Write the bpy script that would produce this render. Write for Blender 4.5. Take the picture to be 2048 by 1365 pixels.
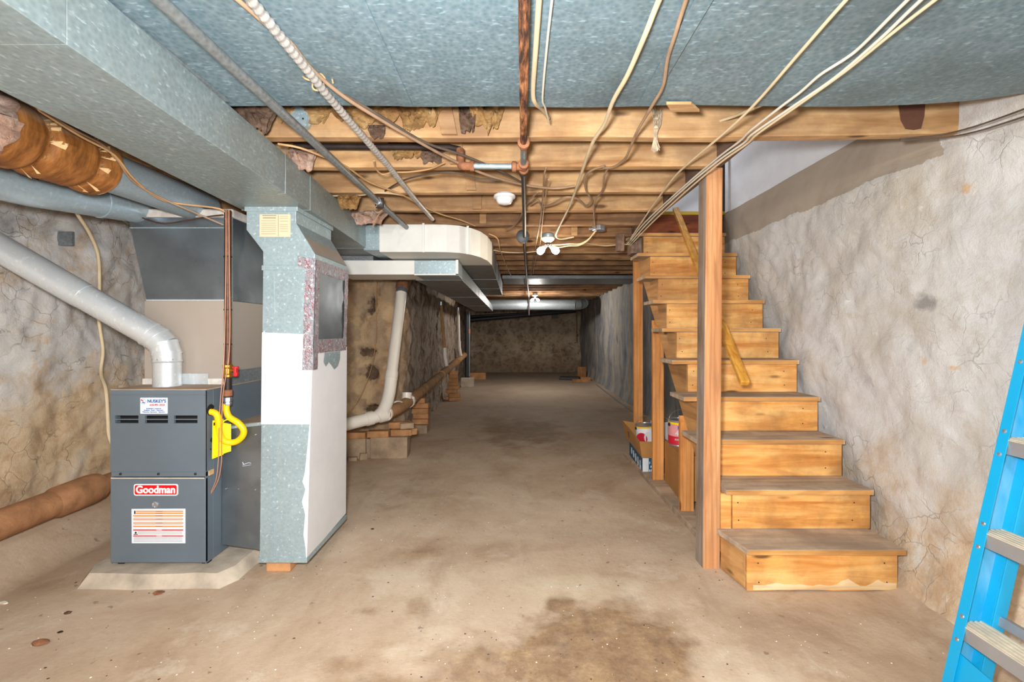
import bpy, math, random
from mathutils import Vector, Matrix, noise as mn

# ------------------------------------------------------------------ camera, world, light
for o in list(bpy.data.objects):
    bpy.data.objects.remove(o)
SC = bpy.context.scene
COL = SC.collection
F, CX, CY, CAMZ = 940.0, 1030.0, 665.0, 1.19      # focal length / principal point for a 2048x1365 frame
cam_d = bpy.data.cameras.new('camera'); cam = bpy.data.objects.new('camera', cam_d); COL.objects.link(cam)
cam.location = (0, 0, CAMZ); cam.rotation_euler = (math.pi/2, 0, 0)
cam_d.sensor_fit = 'HORIZONTAL'; cam_d.sensor_width = 36; cam_d.lens = F/2048*36
cam_d.shift_x = -(CX-1024)/2048; cam_d.shift_y = -(682.5-CY)/2048
cam_d.clip_start = 0.02; cam_d.clip_end = 100
SC.camera = cam
wd = bpy.data.worlds.new('world'); SC.world = wd; wd.use_nodes = True
wd.node_tree.nodes['Background'].inputs[0].default_value = (0.9, 0.95, 1, 1)
wd.node_tree.nodes['Background'].inputs[1].default_value = 0.02
vs = SC.view_settings
vs.view_transform = 'Standard'; vs.look = 'None'; vs.gamma = 1; vs.use_curve_mapping = False
vs.exposure = 0.12

def lamp(name, kind, loc, power, color, rot=(0, 0, 0), size=0.2, radius=0.05):
    d = bpy.data.lights.new(name, kind); o = bpy.data.objects.new(name, d); COL.objects.link(o)
    d.energy = power; d.color = color; o.location = loc; o.rotation_euler = rot
    if kind == 'AREA': d.shape = 'DISK'; d.size = size
    else: d.shadow_soft_size = radius
    return o
lamp('flash', 'AREA', (-0.10, 0.05, 1.32), 88, (0.97, 0.985, 1.0), (math.radians(82), 0, 0), size=0.14)
lamp('unseen_fill', 'POINT', (-0.6, -1.7, 1.75), 105, (1.0, 0.97, 0.93), radius=0.06)  # fill lamp added out of view behind the camera to lift the ambient light
lamp('unseen_fill', 'POINT', (1.0, -1.6, 1.75), 85, (1.0, 0.97, 0.93), radius=0.06)  # its pair on the right, likewise an added unseen fill

lamp('upstairs_fill', 'POINT', (1.45, 4.55, 3.1), 7, (0.95, 0.97, 1.0), radius=0.1)  # unseen lamp added upstairs to brighten the white stairwell wall

# ------------------------------------------------------------------ helpers
R = random.Random(7)
def W(px, py, D):                       # a photo pixel at depth D, as a point in the room
    return Vector(((px-CX)/F*D, D, CAMZ-(py-CY)/F*D))
def Z(px, py, z):                       # a photo pixel at height z
    D = F*(CAMZ-z)/(py-CY); return W(px, py, D)
def lin(c):
    return tuple(((v/255)/12.92 if v/255 <= .04045 else ((v/255+.055)/1.055)**2.4) for v in c)+(1.0,)

class NT:
    def __init__(s, name):
        s.m = bpy.data.materials.new(name); s.m.use_nodes = True
        s.t = s.m.node_tree; s.n = s.t.nodes; s.l = s.t.links
        s.b = s.n['Principled BSDF']
        s.pos = s.n.new('ShaderNodeNewGeometry').outputs['Position']
    def link(s, a, b): s.l.new(a, b)
    def put(s, sock, v):
        if hasattr(v, 'is_linked'): s.link(v, sock)
        else: sock.default_value = v
    def vec(s, scale=(1, 1, 1), rot=(0, 0, 0), loc=(0, 0, 0)):
        m = s.n.new('ShaderNodeMapping'); s.link(s.pos, m.inputs[0])
        m.inputs['Scale'].default_value = scale; m.inputs['Rotation'].default_value = rot; m.inputs['Location'].default_value = loc
        return m.outputs[0]
    def noise(s, scale, detail=4, rough=.55, dist=0, v=None):
        x = s.n.new('ShaderNodeTexNoise'); s.link(v or s.pos, x.inputs['Vector'])
        x.inputs['Scale'].default_value = scale; x.inputs['Detail'].default_value = detail
        x.inputs['Roughness'].default_value = rough; x.inputs['Distortion'].default_value = dist
        return x.outputs[0]
    def voro(s, scale, v=None, feat='F1', out=0):
        x = s.n.new('ShaderNodeTexVoronoi'); x.feature = feat; s.link(v or s.pos, x.inputs['Vector']); x.inputs['Scale'].default_value = scale
        return x.outputs[out]
    def wave(s, scale, dist=2, detail=2, dscale=1, v=None, rings=False):
        x = s.n.new('ShaderNodeTexWave'); s.link(v or s.pos, x.inputs['Vector']); x.inputs['Scale'].default_value = scale
        x.wave_type = 'RINGS' if rings else 'BANDS'
        x.inputs['Distortion'].default_value = dist; x.inputs['Detail'].default_value = detail; x.inputs['Detail Scale'].default_value = dscale
        return x.outputs['Fac']
    def ramp(s, f, stops, interp='LINEAR'):
        x = s.n.new('ShaderNodeValToRGB'); s.link(f, x.inputs[0]); cr = x.color_ramp; cr.interpolation = interp
        while len(cr.elements) < len(stops): cr.elements.new(.5)
        for e, (p, c) in zip(cr.elements, stops):
            e.position = p; e.color = c if isinstance(c, tuple) else (c, c, c, 1)
        return x.outputs[0]
    def math(s, op, a, b=0.0, c=None, clamp=False):
        x = s.n.new('ShaderNodeMath'); x.operation = op; x.use_clamp = clamp
        s.put(x.inputs[0], a); s.put(x.inputs[1], b)
        if c is not None: s.put(x.inputs[2], c)
        return x.outputs[0]
    def mix(s, f, a, b, mode='MIX'):
        x = s.n.new('ShaderNodeMix'); x.data_type = 'RGBA'; x.blend_type = mode
        s.put(x.inputs[0], f); s.put(x.inputs[6], a); s.put(x.inputs[7], b)
        return x.outputs[2]
    def sep(s):
        x = s.n.new('ShaderNodeSeparateXYZ'); s.link(s.pos, x.inputs[0]); return x.outputs
    def blob(s, c, r, wob=0.3, ns=3.0, soft=.35):      # a stain: 1 inside an ellipse with a ragged border
        m = s.n.new('ShaderNodeMapping'); s.link(s.pos, m.inputs[0])
        m.inputs['Location'].default_value = (-c[0]/r[0], -c[1]/r[1], -c[2]/r[2]); m.inputs['Scale'].default_value = (1/r[0], 1/r[1], 1/r[2])
        ln = s.n.new('ShaderNodeVectorMath'); ln.operation = 'LENGTH'; s.link(m.outputs[0], ln.inputs[0])
        nz = s.noise(ns, 6, .62)
        d = s.math('ADD', ln.outputs['Value'], s.math('MULTIPLY', s.math('SUBTRACT', nz, .5), wob*9))
        return s.ramp(d, [(1-soft if soft < 1 else 0, 1.0), (1.0, 0.0)])
    def bump(s, h, strength=.4, dist=.01):
        x = s.n.new('ShaderNodeBump'); x.inputs['Strength'].default_value = strength; x.inputs['Distance'].default_value = dist
        s.link(h, x.inputs['Height']); s.link(x.outputs[0], s.b.inputs['Normal'])
    def done(s, col=None, rough=None, metal=None, spec=None):
        if col is not None: s.put(s.b.inputs['Base Color'], col)
        if rough is not None: s.put(s.b.inputs['Roughness'], rough)
        if metal is not None: s.put(s.b.inputs['Metallic'], metal)
        if spec is not None: s.b.inputs['Specular IOR Level'].default_value = spec
        return s.m

def plain(name, c, rough=.5, metal=0.0, var=.12, scale=9.0, spec=.5, bump=0.0):
    t = NT(name); a = lin(c); d = tuple(v*(1-var) for v in a[:3])+(1,); e = tuple(min(1, v*(1+var)) for v in a[:3])+(1,)
    n = t.noise(scale, 5, .6)
    if bump: t.bump(t.noise(scale*8, 3), bump, .004)
    return t.done(t.ramp(n, [(.3, d), (.7, e)]), rough, metal, spec)

def galvanized(name, base=(138, 158, 165), dark=.72, spangle=.35, sp_scale=(95, 40, 95), metal=.45, rough=.42, dirt=None, dirt_amt=.0, vo=.18):
    t = NT(name); a = lin(base); d = tuple(v*dark for v in a[:3])+(1,)
    n = t.noise(1.6, 4, .6); c = t.ramp(n, [(.3, d), (.72, a)])
    v = t.vec(sp_scale)
    sp = t.noise(1.0, 2, .5, 0, v); m = t.ramp(sp, [(.60, 0.0), (.72, 1.0)])
    hi = tuple(min(1, x*1.9+.12) for x in a[:3])+(1,)
    c = t.mix(t.math('MULTIPLY', m, spangle), c, hi)
    c = t.mix(t.math('MULTIPLY', t.voro(70), vo), c, lin((225, 235, 238)))
    if dirt:
        c = t.mix(t.math('MULTIPLY', t.ramp(t.noise(2.3, 6, .65), [(.48, 0.0), (.66, 1.0)]), dirt_amt), c, lin(dirt))
    t.bump(sp, .05, .002)
    return t.done(c, t.ramp(t.noise(6, 4), [(.3, rough-.08), (.7, rough+.1)]), metal)

def wood(name, light, mid, dark, axis='X', scale=1.0, rough=.65, knots=True, dirt=None, dirt_amt=.5, rot=(0, 0, 0), dirt_scale=2.2):
    t = NT(name)
    s = {'X': (1.3, 16, 16), 'Y': (16, 1.3, 16), 'Z': (16, 16, 1.3)}[axis]
    v = t.vec(tuple(k*scale for k in s), rot)
    g = t.noise(1.0, 6, .6, .6, v)
    c = t.ramp(g, [(.28, lin(dark)), (.45, lin(mid)), (.62, lin(light)), (.8, lin(mid))])
    s2 = {'X': (.35, 5, 5), 'Y': (5, .35, 5), 'Z': (5, 5, .35)}[axis]
    w = t.wave(2.2*scale, 6, 3, 1.2, t.vec(s2, rot))
    c = t.mix(t.math('MULTIPLY', t.ramp(w, [(.55, 0.0), (.9, 1.0)]), .35), c, lin(dark))
    if knots:
        sk = {'X': (2.6, 9, 9), 'Y': (9, 2.6, 9), 'Z': (9, 9, 2.6)}[axis]
        k = t.voro(1.0, t.vec(sk, rot, (3.1, 1.7, 4.2)))
        c = t.mix(t.ramp(k, [(.07, .9), (.14, 0.0)]), c, lin(tuple(x*.45 for x in dark)))
    if dirt:
        c = t.mix(t.math('MULTIPLY', t.ramp(t.noise(dirt_scale, 6, .68), [(.42, 0.0), (.64, 1.0)]), dirt_amt), c, lin(dirt))
    t.bump(g, .25, .004)
    return t.done(c, rough, 0, .35)

MT = {}
# --- floor
def floor_mat():
    t = NT('concrete_floor')
    n1 = t.noise(.9, 8, .66, .4); n2 = t.noise(4.2, 9, .72); n3 = t.noise(38, 5, .75)
    c = t.ramp(n1, [(.28, lin((152, 122, 98))), (.42, lin((184, 158, 132))), (.58, lin((202, 180, 156))), (.76, lin((172, 150, 128)))])
    c = t.mix(t.ramp(n2, [(.5, 0.0), (.7, .55)]), c, lin((172, 146, 120)))
    c = t.mix(t.ramp(t.noise(2.6, 8, .74, .3, t.vec((1, 1, 1), loc=(5, 3, 0))), [(.55, 0.0), (.68, .6)]), c, lin((214, 198, 178)))
    c = t.mix(t.ramp(t.noise(1.7, 8, .74, .6, t.vec((1, 1, 1), loc=(1, 8, 0))), [(.58, 0.0), (.70, .5)]), c, lin((150, 122, 98)))
    c = t.mix(t.ramp(n3, [(.58, 0.0), (.72, .4)]), c, lin((152, 128, 106)))
    # damp soil-brown stains that lie on the slab
    st = [((.34, 1.74, 0), (.46, .36, 1), .20, .9, .35), ((-.02, 1.62, 0), (.55, .28, 1), .30, .75, .7), ((.2, 2.06, 0), (.09, .10, 1), .22, .9, .4), ((.62, 1.95, 0), (.12, .1, 1), .4, .5, .7), ((-.51, 2.54, 0), (.19, .13, 1), .22, .75, .9), ((-.35, 2.5, 0), (.4, .2, 1), .4, .25, .9),
          ((.1, 5.6, 0), (.62, .9, 1), .26, .75, .6), ((-.72, 3.4, 0), (.4, .36, 1), .35, .4, .9), ((-.12, 4.1, 0), (.2, .4, 1), .35, .35, .9), ((-.62, 2.0, 0), (.1, .05, 1), .35, .55, .8), ((-.42, 2.02, 0), (.06, .08, 1), .35, .6, .8), ((-.62, 1.68, 0), (.14, .07, 1), .35, .6, .8), ((-.1, 7.5, 0), (.8, .6, 1), .4, .35, .9), ((-.28, 1.56, 0), (.36, .13, 1), .3, .7, .7), ((.55, 1.6, 0), (.2, .2, 1), .3, .7, .7)]
    k = None
    mott = t.ramp(t.noise(7, 8, .75), [(.3, .7), (.5, 1.0)])
    for cc, rr, wb, am, so in st:
        b = t.math('MULTIPLY', t.blob(cc, rr, wb, 3.4, so), am)
        k = b if k is None else t.math('MAXIMUM', k, b)
    brown = t.ramp(t.noise(9, 9, .8), [(.33, lin((104, 78, 54))), (.46, lin((130, 100, 72))), (.58, lin((152, 122, 88))), (.72, lin((192, 160, 116)))])
    c = t.mix(t.math('MULTIPLY', k, mott), c, brown)
    # smooth pale patched areas
    p = None
    for cc, rr, wb in [((.30, 2.20, 0), (.40, .12, 1), .10), ((.80, 1.64, 0), (.2, .17, 1), .12), ((.17, 1.55, 0), (.07, .04, 1), .14), ((-.42, 1.75, 0), (.12, .05, 1), .2), ((-.30, 1.86, 0), (.10, .06, 1), .25), ((-.55, 2.3, 0), (.3, .08, 1), .3)]:
        b = t.blob(cc, rr, wb, 5.0, .35); p = b if p is None else t.math('MAXIMUM', p, b)
    c = t.mix(t.math('MULTIPLY', p, .6), c, t.ramp(t.noise(6, 7, .7), [(.35, lin((190, 166, 138))), (.65, lin((212, 196, 172)))]))
    sm = t.noise(1.0, 7, .72, .3, t.vec((3.2, 1.1, 1), (0, 0, .5))); c = t.mix(t.ramp(sm, [(.54, 0.0), (.68, .45)]), c, lin((160, 134, 110)))
    ck = t.voro(.9, t.vec((1, .7, 1)), 'DISTANCE_TO_EDGE')
    # the slab grows darker and greyer past the sewer line, spots of soot
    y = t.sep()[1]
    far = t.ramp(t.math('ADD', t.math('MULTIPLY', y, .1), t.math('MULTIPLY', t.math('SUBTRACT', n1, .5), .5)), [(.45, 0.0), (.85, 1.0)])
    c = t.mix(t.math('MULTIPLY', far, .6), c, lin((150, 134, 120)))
    sp = t.ramp(t.noise(22, 2, .5), [(.70, 0.0), (.76, 1.0)]); c = t.mix(t.math('MULTIPLY', sp, .5), c, lin((80, 66, 54)))
    w = t.ramp(t.noise(55, 2, .5), [(.74, 0.0), (.79, 1.0)]); c = t.mix(t.math('MULTIPLY', w, .6), c, lin((222, 208, 186)))
    t.bump(t.math('ADD', n2, t.math('MULTIPLY', n3, .5)), .35, .012)
    return t.done(c, .82, 0, .3)
MT['floor'] = floor_mat()

def plaster(name, kind):
    t = NT(name)
    wv = t.n.new('ShaderNodeVectorMath'); wv.operation = 'MULTIPLY_ADD'        # warped coordinates for ragged edges
    nzc = t.n.new('ShaderNodeTexNoise'); t.link(t.pos, nzc.inputs['Vector']); nzc.inputs['Scale'].default_value = 3.2; nzc.inputs['Detail'].default_value = 5
    t.link(nzc.outputs['Color'], wv.inputs[0]); wv.inputs[1].default_value = (.35, .35, .35); t.link(t.pos, wv.inputs[2]); wp_ = wv.outputs[0]
    n1 = t.noise(1.3, 8, .66, .5); n2 = t.noise(5.5, 9, .74, .3); n3 = t.noise(26, 7, .75); z = t.sep()[2]; y = t.sep()[1]
    n4 = t.noise(13, 8, .75, .6)
    nz = t.math('MULTIPLY', t.math('SUBTRACT', t.noise(2.2, 7, .7), .5), 1.3)
    edge = t.voro(2.6, wp_, 'DISTANCE_TO_EDGE'); edge2 = t.voro(7.0, wp_, 'DISTANCE_TO_EDGE')
    crack = t.math('MULTIPLY', t.ramp(edge2, [(.0, 1.0), (.022, 0.0)]), t.ramp(t.noise(3.0, 5, .6), [(.46, 0.0), (.6, 1.0)]))
    cell = t.voro(2.6, wp_, 'F1', 1)
    rid = t.math('ABSOLUTE', t.math('SUBTRACT', t.noise(3.6, 6, .6, .8), .5))
    ridm = t.ramp(rid, [(.0, 1.0), (.035, 0.0)])
    hgt = t.math('ADD', t.math('ADD', t.math('MULTIPLY', n2, .45), t.math('ADD', t.math('MULTIPLY', n3, .4), t.math('MULTIPLY', n4, .55))), t.math('ADD', t.math('MULTIPLY', ridm, -.05), t.math('MULTIPLY', crack, -.2)))
    if kind == 'right':
        c = t.ramp(n1, [(.28, lin((192, 182, 166))), (.42, lin((204, 200, 192))), (.58, lin((216, 215, 214))), (.75, lin((198, 190, 177)))])
        c = t.mix(t.ramp(n2, [(.55, 0.0), (.70, .5)]), c, lin((184, 172, 154)))
        c = t.mix(t.ramp(n4, [(.60, 0.0), (.70, .6)]), c, lin((236, 236, 236)))
        low = t.ramp(t.math('ADD', z, nz), [(.30, 1.0), (.62, 0.0)])
        tan = t.ramp(n2, [(.36, lin((224, 220, 214))), (.47, lin((214, 194, 168))), (.6, lin((196, 168, 136))), (.74, lin((222, 212, 198)))])
        c = t.mix(low, c, tan)
        c = t.mix(t.ramp(t.noise(2.6, 7, .75, .4, t.vec((1, 1.2, .7), loc=(4, 9, 1))), [(.60, 0.0), (.70, .5)]), c, lin((160, 162, 168)))
        c = t.mix(t.math('MULTIPLY', crack, .5), c, lin((132, 122, 112)))
        c = t.mix(t.math('MULTIPLY', ridm, .10), c, lin((150, 138, 120)))
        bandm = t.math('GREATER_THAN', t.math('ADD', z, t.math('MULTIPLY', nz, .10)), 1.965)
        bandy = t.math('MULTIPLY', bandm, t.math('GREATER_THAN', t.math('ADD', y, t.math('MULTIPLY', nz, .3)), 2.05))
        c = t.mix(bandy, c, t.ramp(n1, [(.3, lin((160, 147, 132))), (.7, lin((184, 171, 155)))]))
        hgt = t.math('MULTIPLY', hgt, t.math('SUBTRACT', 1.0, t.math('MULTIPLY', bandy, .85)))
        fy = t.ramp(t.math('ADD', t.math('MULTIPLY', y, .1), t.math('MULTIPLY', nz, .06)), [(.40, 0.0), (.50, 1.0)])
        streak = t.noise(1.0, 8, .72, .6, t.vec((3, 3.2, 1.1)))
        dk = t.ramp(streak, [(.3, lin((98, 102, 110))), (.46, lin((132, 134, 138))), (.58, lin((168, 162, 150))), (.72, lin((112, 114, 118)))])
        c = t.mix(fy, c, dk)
        for cc, rr in [((1.85, 1.70, 1.10), (.3, .02, .07)), ((1.85, 1.93, 1.78), (.3, .03, .025)), ((1.85, 1.98, 1.04), (.3, .05, .012)), ((1.85, 2.12, 1.06), (.3, .02, .02))]:
            c = t.mix(t.math('MULTIPLY', t.blob(cc, rr, .35, 22, .8), .6), c, lin((218, 166, 96)))
        c = t.mix(t.math('MULTIPLY', t.blob((1.85, 2.13, 1.33), (.3, .06, .05), .4, 12, .8), .7), c, lin((126, 122, 122)))
    elif kind == 'left':
        c = t.ramp(n1, [(.30, lin((166, 150, 132))), (.41, lin((200, 196, 190))), (.58, lin((212, 210, 208))), (.74, lin((196, 180, 158)))])
        c = t.mix(t.ramp(n2, [(.50, 0.0), (.64, .7)]), c, lin((196, 166, 130)))
        c = t.mix(t.ramp(n4, [(.60, 0.0), (.70, .6)]), c, lin((222, 210, 194)))
        low = t.ramp(t.math('ADD', z, nz), [(.70, 1.0), (1.05, 0.0)])
        tan = t.ramp(n2, [(.33, lin((214, 198, 178))), (.48, lin((212, 186, 152))), (.62, lin((188, 156, 122))), (.78, lin((150, 144, 140)))])
        c = t.mix(low, c, tan)
        c = t.mix(t.ramp(t.noise(2.3, 7, .75, .4, t.vec((1, 1, 1.3), loc=(2, 6, 3))), [(.58, 0.0), (.68, .65)]), c, lin((148, 146, 146)))
        c = t.mix(t.ramp(t.noise(9, 5, .7, .5, t.vec((1, .5, 1.6))), [(.64, 0.0), (.70, .75)]), c, lin((112, 92, 76)))
        c = t.mix(t.math('MULTIPLY', crack, .6), c, lin((110, 92, 76)))
    elif kind == 'stone':
        st = t.mix(cell, lin((112, 82, 60)), lin((176, 160, 142)), 'MIX')
        c = t.ramp(n1, [(.28, lin((166, 126, 90))), (.44, lin((212, 182, 142))), (.58, lin((198, 158, 118))), (.74, lin((222, 208, 184)))])
        c = t.mix(t.ramp(edge, [(.06, 0.0), (.14, .55)]), c, t.mix(t.ramp(n2, [(.35, 0.0), (.65, 1.0)]), lin((122, 94, 72)), lin((190, 170, 144))))
        c = t.mix(t.ramp(n2, [(.54, 0.0), (.68, .6)]), c, lin((116, 84, 60)))
        streak = t.noise(1.0, 8, .75, .3, t.vec((7, 8, 1.6)))
        dk = t.ramp(streak, [(.32, lin((78, 62, 52))), (.45, lin((132, 112, 96))), (.56, lin((172, 160, 146))), (.66, lin((110, 88, 72))), (.8, lin((190, 182, 170)))])
        fy = t.ramp(t.math('MULTIPLY', y, .1), [(.495, 0.0), (.53, 1.0)])
        c = t.mix(fy, c, dk)
        c = t.mix(t.ramp(n4, [(.62, 0.0), (.70, .7)]), c, lin((222, 204, 176)))
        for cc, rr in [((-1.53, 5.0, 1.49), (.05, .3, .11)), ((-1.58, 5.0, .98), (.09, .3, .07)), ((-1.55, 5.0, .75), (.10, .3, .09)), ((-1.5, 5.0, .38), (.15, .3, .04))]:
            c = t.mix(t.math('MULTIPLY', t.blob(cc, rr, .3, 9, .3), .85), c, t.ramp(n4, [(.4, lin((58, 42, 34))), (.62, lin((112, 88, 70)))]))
        hgt = t.math('ADD', hgt, t.math('MULTIPLY', t.ramp(edge, [(.0, 0.0), (.12, 1.0)]), .4))
    else:
        c = t.ramp(n1, [(.28, lin((112, 92, 74))), (.45, lin((170, 150, 124))), (.6, lin((190, 172, 146))), (.75, lin((134, 114, 96)))])
        c = t.mix(t.ramp(n2, [(.48, 0.0), (.62, .8)]), c, lin((104, 84, 70)))
        c = t.mix(t.ramp(edge, [(.03, .6), (.08, 0.0)]), c, lin((190, 172, 146)))
        low = t.ramp(t.math('ADD', z, nz), [(.15, 1.0), (.6, 0.0)]); c = t.mix(t.math('MULTIPLY', low, .5), c, lin((120, 90, 68)))
    t.bump(hgt, .55 if kind in ('right', 'left') else .8, .022)
    return t.done(c, .9, 0, .2)
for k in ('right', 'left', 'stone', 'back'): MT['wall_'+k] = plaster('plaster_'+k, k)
MT['white_wall'] = plain('white_drywall', (236, 237, 240), .7, var=.04)
MT['concrete'] = plain('weathered_concrete', (186, 172, 154), .9, var=.35, scale=5, bump=.5, spec=.2)
MT['block'] = plain('concrete_block', (160, 138, 114), .95, var=.3, scale=8, bump=.7, spec=.15)
MT['brick'] = plain('orange_brick', (180, 132, 90), .9, var=.35, scale=7, bump=.6, spec=.15)
MT['sheet'] = galvanized('galvanized_sheet_ceiling', (100, 126, 136), .8, .55, (38, 95, 38), .25, .5, (78, 86, 84), .5)
MT['trunk'] = galvanized('galvanized_trunk', (132, 148, 150), .8, .45, (95, 38, 95), .30, .45, (128, 130, 120), .4)
MT['galv'] = galvanized('galvanized_bright', (150, 170, 176), .78, .5, (60, 60, 60), .35, .42)
MT['galv_dark'] = galvanized('galvanized_dull', (118, 126, 130), .8, .15, (60, 60, 60), .35, .45)
MT['galv_far'] = galvanized('galvanized_far', (112, 116, 118), .8, .1, (40, 40, 40), .35, .5)
MT['plenum'] = galvanized('galvanized_plenum', (146, 156, 164), .5, .16, (4, 4, 4), .8, .33, vo=.02)
MT['flue'] = galvanized('galvanized_flue', (214, 219, 222), .85, .5, (80, 26, 50), .45, .34)
MT['roundduct'] = galvanized('galvanized_round', (170, 188, 198), .8, .2, (50, 50, 50), .45, .36)
MT['conduit'] = galvanized('steel_conduit', (122, 126, 126), .7, .15, (30, 8, 30), .45, .45)
MT['white_duct'] = plain('white_painted_metal', (224, 224, 218), .5, var=.04)
MT['white_wrap'] = plain('white_wrap', (222, 223, 225), .55, var=.05, scale=4)
MT['beige'] = plain('beige_enamel', (172, 160, 148), .42, .15, var=.05, scale=2)
MT['tan_metal'] = plain('dull_tan_metal', (176, 164, 152), .5, .3, var=.06)
MT['furnace'] = plain('charcoal_enamel', (100, 112, 122), .42, .1, var=.08, scale=3)
MT['furnace_top'] = plain('dusty_tan_steel', (178, 152, 128), .8, var=.2, scale=9)
MT['black'] = plain('black_void', (12, 12, 12), .8, var=.1)
MT['iron'] = plain('black_iron', (52, 42, 38), .55, .4, var=.35, scale=14, bump=.3)
MT['gaspipe'] = plain('rusty_gas_pipe', (92, 62, 46), .5, .45, var=.4, scale=18, bump=.3)
MT['abs'] = plain('black_plastic_pipe', (40, 44, 50), .45, var=.15)
def rust():
    t = NT('rusty_pipe'); n = t.noise(1.0, 6, .65, 0, t.vec((60, 9, 60))); n2 = t.noise(30, 4)
    c = t.ramp(n, [(.40, lin((58, 42, 34))), (.49, lin((122, 76, 48))), (.58, lin((172, 118, 78))), (.75, lin((196, 150, 112)))])
    t.bump(n2, .5, .003); return t.done(c, .85, .1, .3)
MT['rust'] = rust()
MT['rust_fit'] = plain('rusty_fitting', (146, 96, 66), .85, .1, var=.4, scale=25, bump=.5)
MT['brass'] = plain('brass', (196, 148, 62), .32, .85, var=.1)
MT['chrome'] = plain('zinc_nut', (190, 196, 204), .28, .8, var=.1, scale=30)
MT['red'] = plain('red_plastic', (206, 34, 40), .4, var=.06)
MT['yellow'] = plain('yellow_coating', (250, 200, 6), .42, var=.05)
MT['yellow_tag'] = plain('yellow_tag_paper', (252, 222, 0), .6, var=.04)
MT['copper'] = plain('copper_wire', (192, 138, 112), .42, .35, var=.12)
MT['white_paper'] = plain('white_sticker', (226, 232, 240), .5, var=.02)
MT['cream_paper'] = plain('cream_paper', (206, 188, 156), .7, var=.03)
MT['print_grey'] = plain('print_grey', (146, 134, 116), .7, var=.05)
MT['print_blue'] = plain('print_blue', (22, 92, 160), .6, var=.03)
MT['print_red'] = plain('print_red', (214, 40, 48), .6, var=.03)
MT['print_orange'] = plain('print_orange', (240, 140, 60), .6, var=.03)
MT['print_black'] = plain('print_black', (28, 28, 28), .6, var=.05)
MT['badge_red'] = plain('badge_red', (218, 10, 22), .35, var=.02)
MT['badge_white'] = plain('badge_white', (248, 246, 248), .4, var=.01)
MT['pvc'] = plain('white_pvc', (226, 218, 206), .35, var=.07, scale=3)
MT['clay'] = plain('dusty_tan_cast_pipe', (162, 124, 86), .85, var=.28, scale=8, bump=.4, spec=.2)
MT['sewer'] = plain('dusty_clay_pipe', (168, 120, 84), .85, var=.3, scale=12, bump=.5, spec=.2)
MT['mastic'] = plain('grey_white_sealant', (206, 200, 192), .85, var=.2, scale=20, bump=.6)
def fibre(name, a, b, c_):
    t = NT(name); n = t.noise(1.0, 8, .75, 1.2, t.vec((16, 16, 30))); n2 = t.noise(90, 6, .8, 1.5); n3 = t.noise(6, 5, .6)
    c = t.ramp(n3, [(.35, lin(a)), (.5, lin(b)), (.66, lin(c_))]); c = t.mix(t.ramp(n, [(.40, .6), (.6, 0.0)]), c, lin(tuple(x*.62 for x in a)))
    t.bump(t.math('ADD', n, n2), 1.0, .012); return t.done(c, 1.0, 0, .02)
MT['pink'] = fibre('pink_fibreglass', (226, 168, 138), (240, 198, 174), (246, 222, 206))
MT['yellow_ins'] = fibre('yellow_fibreglass', (170, 124, 80), (222, 176, 116), (236, 204, 154))
MT['grey_ins'] = fibre('dusty_grey_fibreglass', (112, 88, 74), (150, 122, 102), (176, 150, 130))
def kraft():
    t = NT('brown_kraft_jacket'); n = t.noise(1.0, 6, .7, .3, t.vec((9, 30, 9))); n2 = t.noise(3.2, 5, .6)
    c = t.ramp(n, [(.3, lin((84, 50, 22))), (.5, lin((134, 84, 38))), (.7, lin((170, 116, 62)))])
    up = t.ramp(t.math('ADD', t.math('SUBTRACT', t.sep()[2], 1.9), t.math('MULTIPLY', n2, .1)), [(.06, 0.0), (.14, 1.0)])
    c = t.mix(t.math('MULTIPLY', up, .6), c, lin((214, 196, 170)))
    t.bump(n, .3, .004); return t.done(c, .6, 0, .3)
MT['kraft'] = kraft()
MT['kraft_edge'] = plain('paper_ruffle', (206, 170, 120), .7, var=.2, scale=30)
MT['bx'] = plain('armoured_cable', (182, 178, 172), .38, .4, var=.2, scale=30)
MT['cable_cream'] = plain('cream_cable', (204, 184, 150), .6, var=.1)
MT['cable_tan'] = plain('tan_cable', (186, 146, 100), .65, var=.2)
MT['cable_brown'] = plain('brown_dusty_cable', (150, 122, 96), .75, var=.25)
MT['cable_dark'] = plain('dark_cable', (84, 72, 62), .7, var=.25)
MT['cable_white'] = plain('white_cable', (206, 198, 182), .55, var=.05)
MT['plastic_white'] = plain('white_plastic', (238, 238, 238), .4, var=.02)
MT['ceramic'] = plain('glazed_ceramic', (226, 226, 220), .3, var=.03)
MT['twine'] = plain('dirty_twine', (190, 172, 146), .9, var=.35, scale=40)
MT['joist'] = wood('old_joist_wood', (212, 174, 126), (190, 148, 100), (146, 102, 62), 'X', 1.0, .85, True, (122, 94, 72), .6)
MT['joist_far'] = wood('old_joist_wood_darker', (178, 138, 96), (148, 108, 72), (104, 74, 48), 'X', 1.0, .85, True, (92, 72, 58), .6)  # darker brown version of the joist wood, for the joists farther back
MT['trimmer'] = wood('grey_trimmer_wood', (150, 122, 104), (122, 98, 84), (88, 68, 58), 'Y', 1.0, .85, True, (84, 70, 62), .5)
MT['subfloor'] = wood('dark_subfloor', (74, 54, 38), (56, 40, 28), (36, 26, 18), 'Y', 1.0, .9, False)
MT['post'] = wood('weathered_post', (212, 158, 110), (190, 132, 84), (146, 96, 60), 'Z', 1.2, .75, True, (150, 112, 84), .3)
MT['post_grey'] = wood('grey_weathered_post_face', (172, 150, 128), (142, 118, 98), (100, 80, 64), 'Z', 1.2, .85, False, (160, 156, 152), .35)
MT['stud'] = wood('pine_stud', (224, 160, 94), (206, 138, 72), (168, 98, 46), 'Z', 1.0, .6, True, (150, 96, 52), .3)
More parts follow.
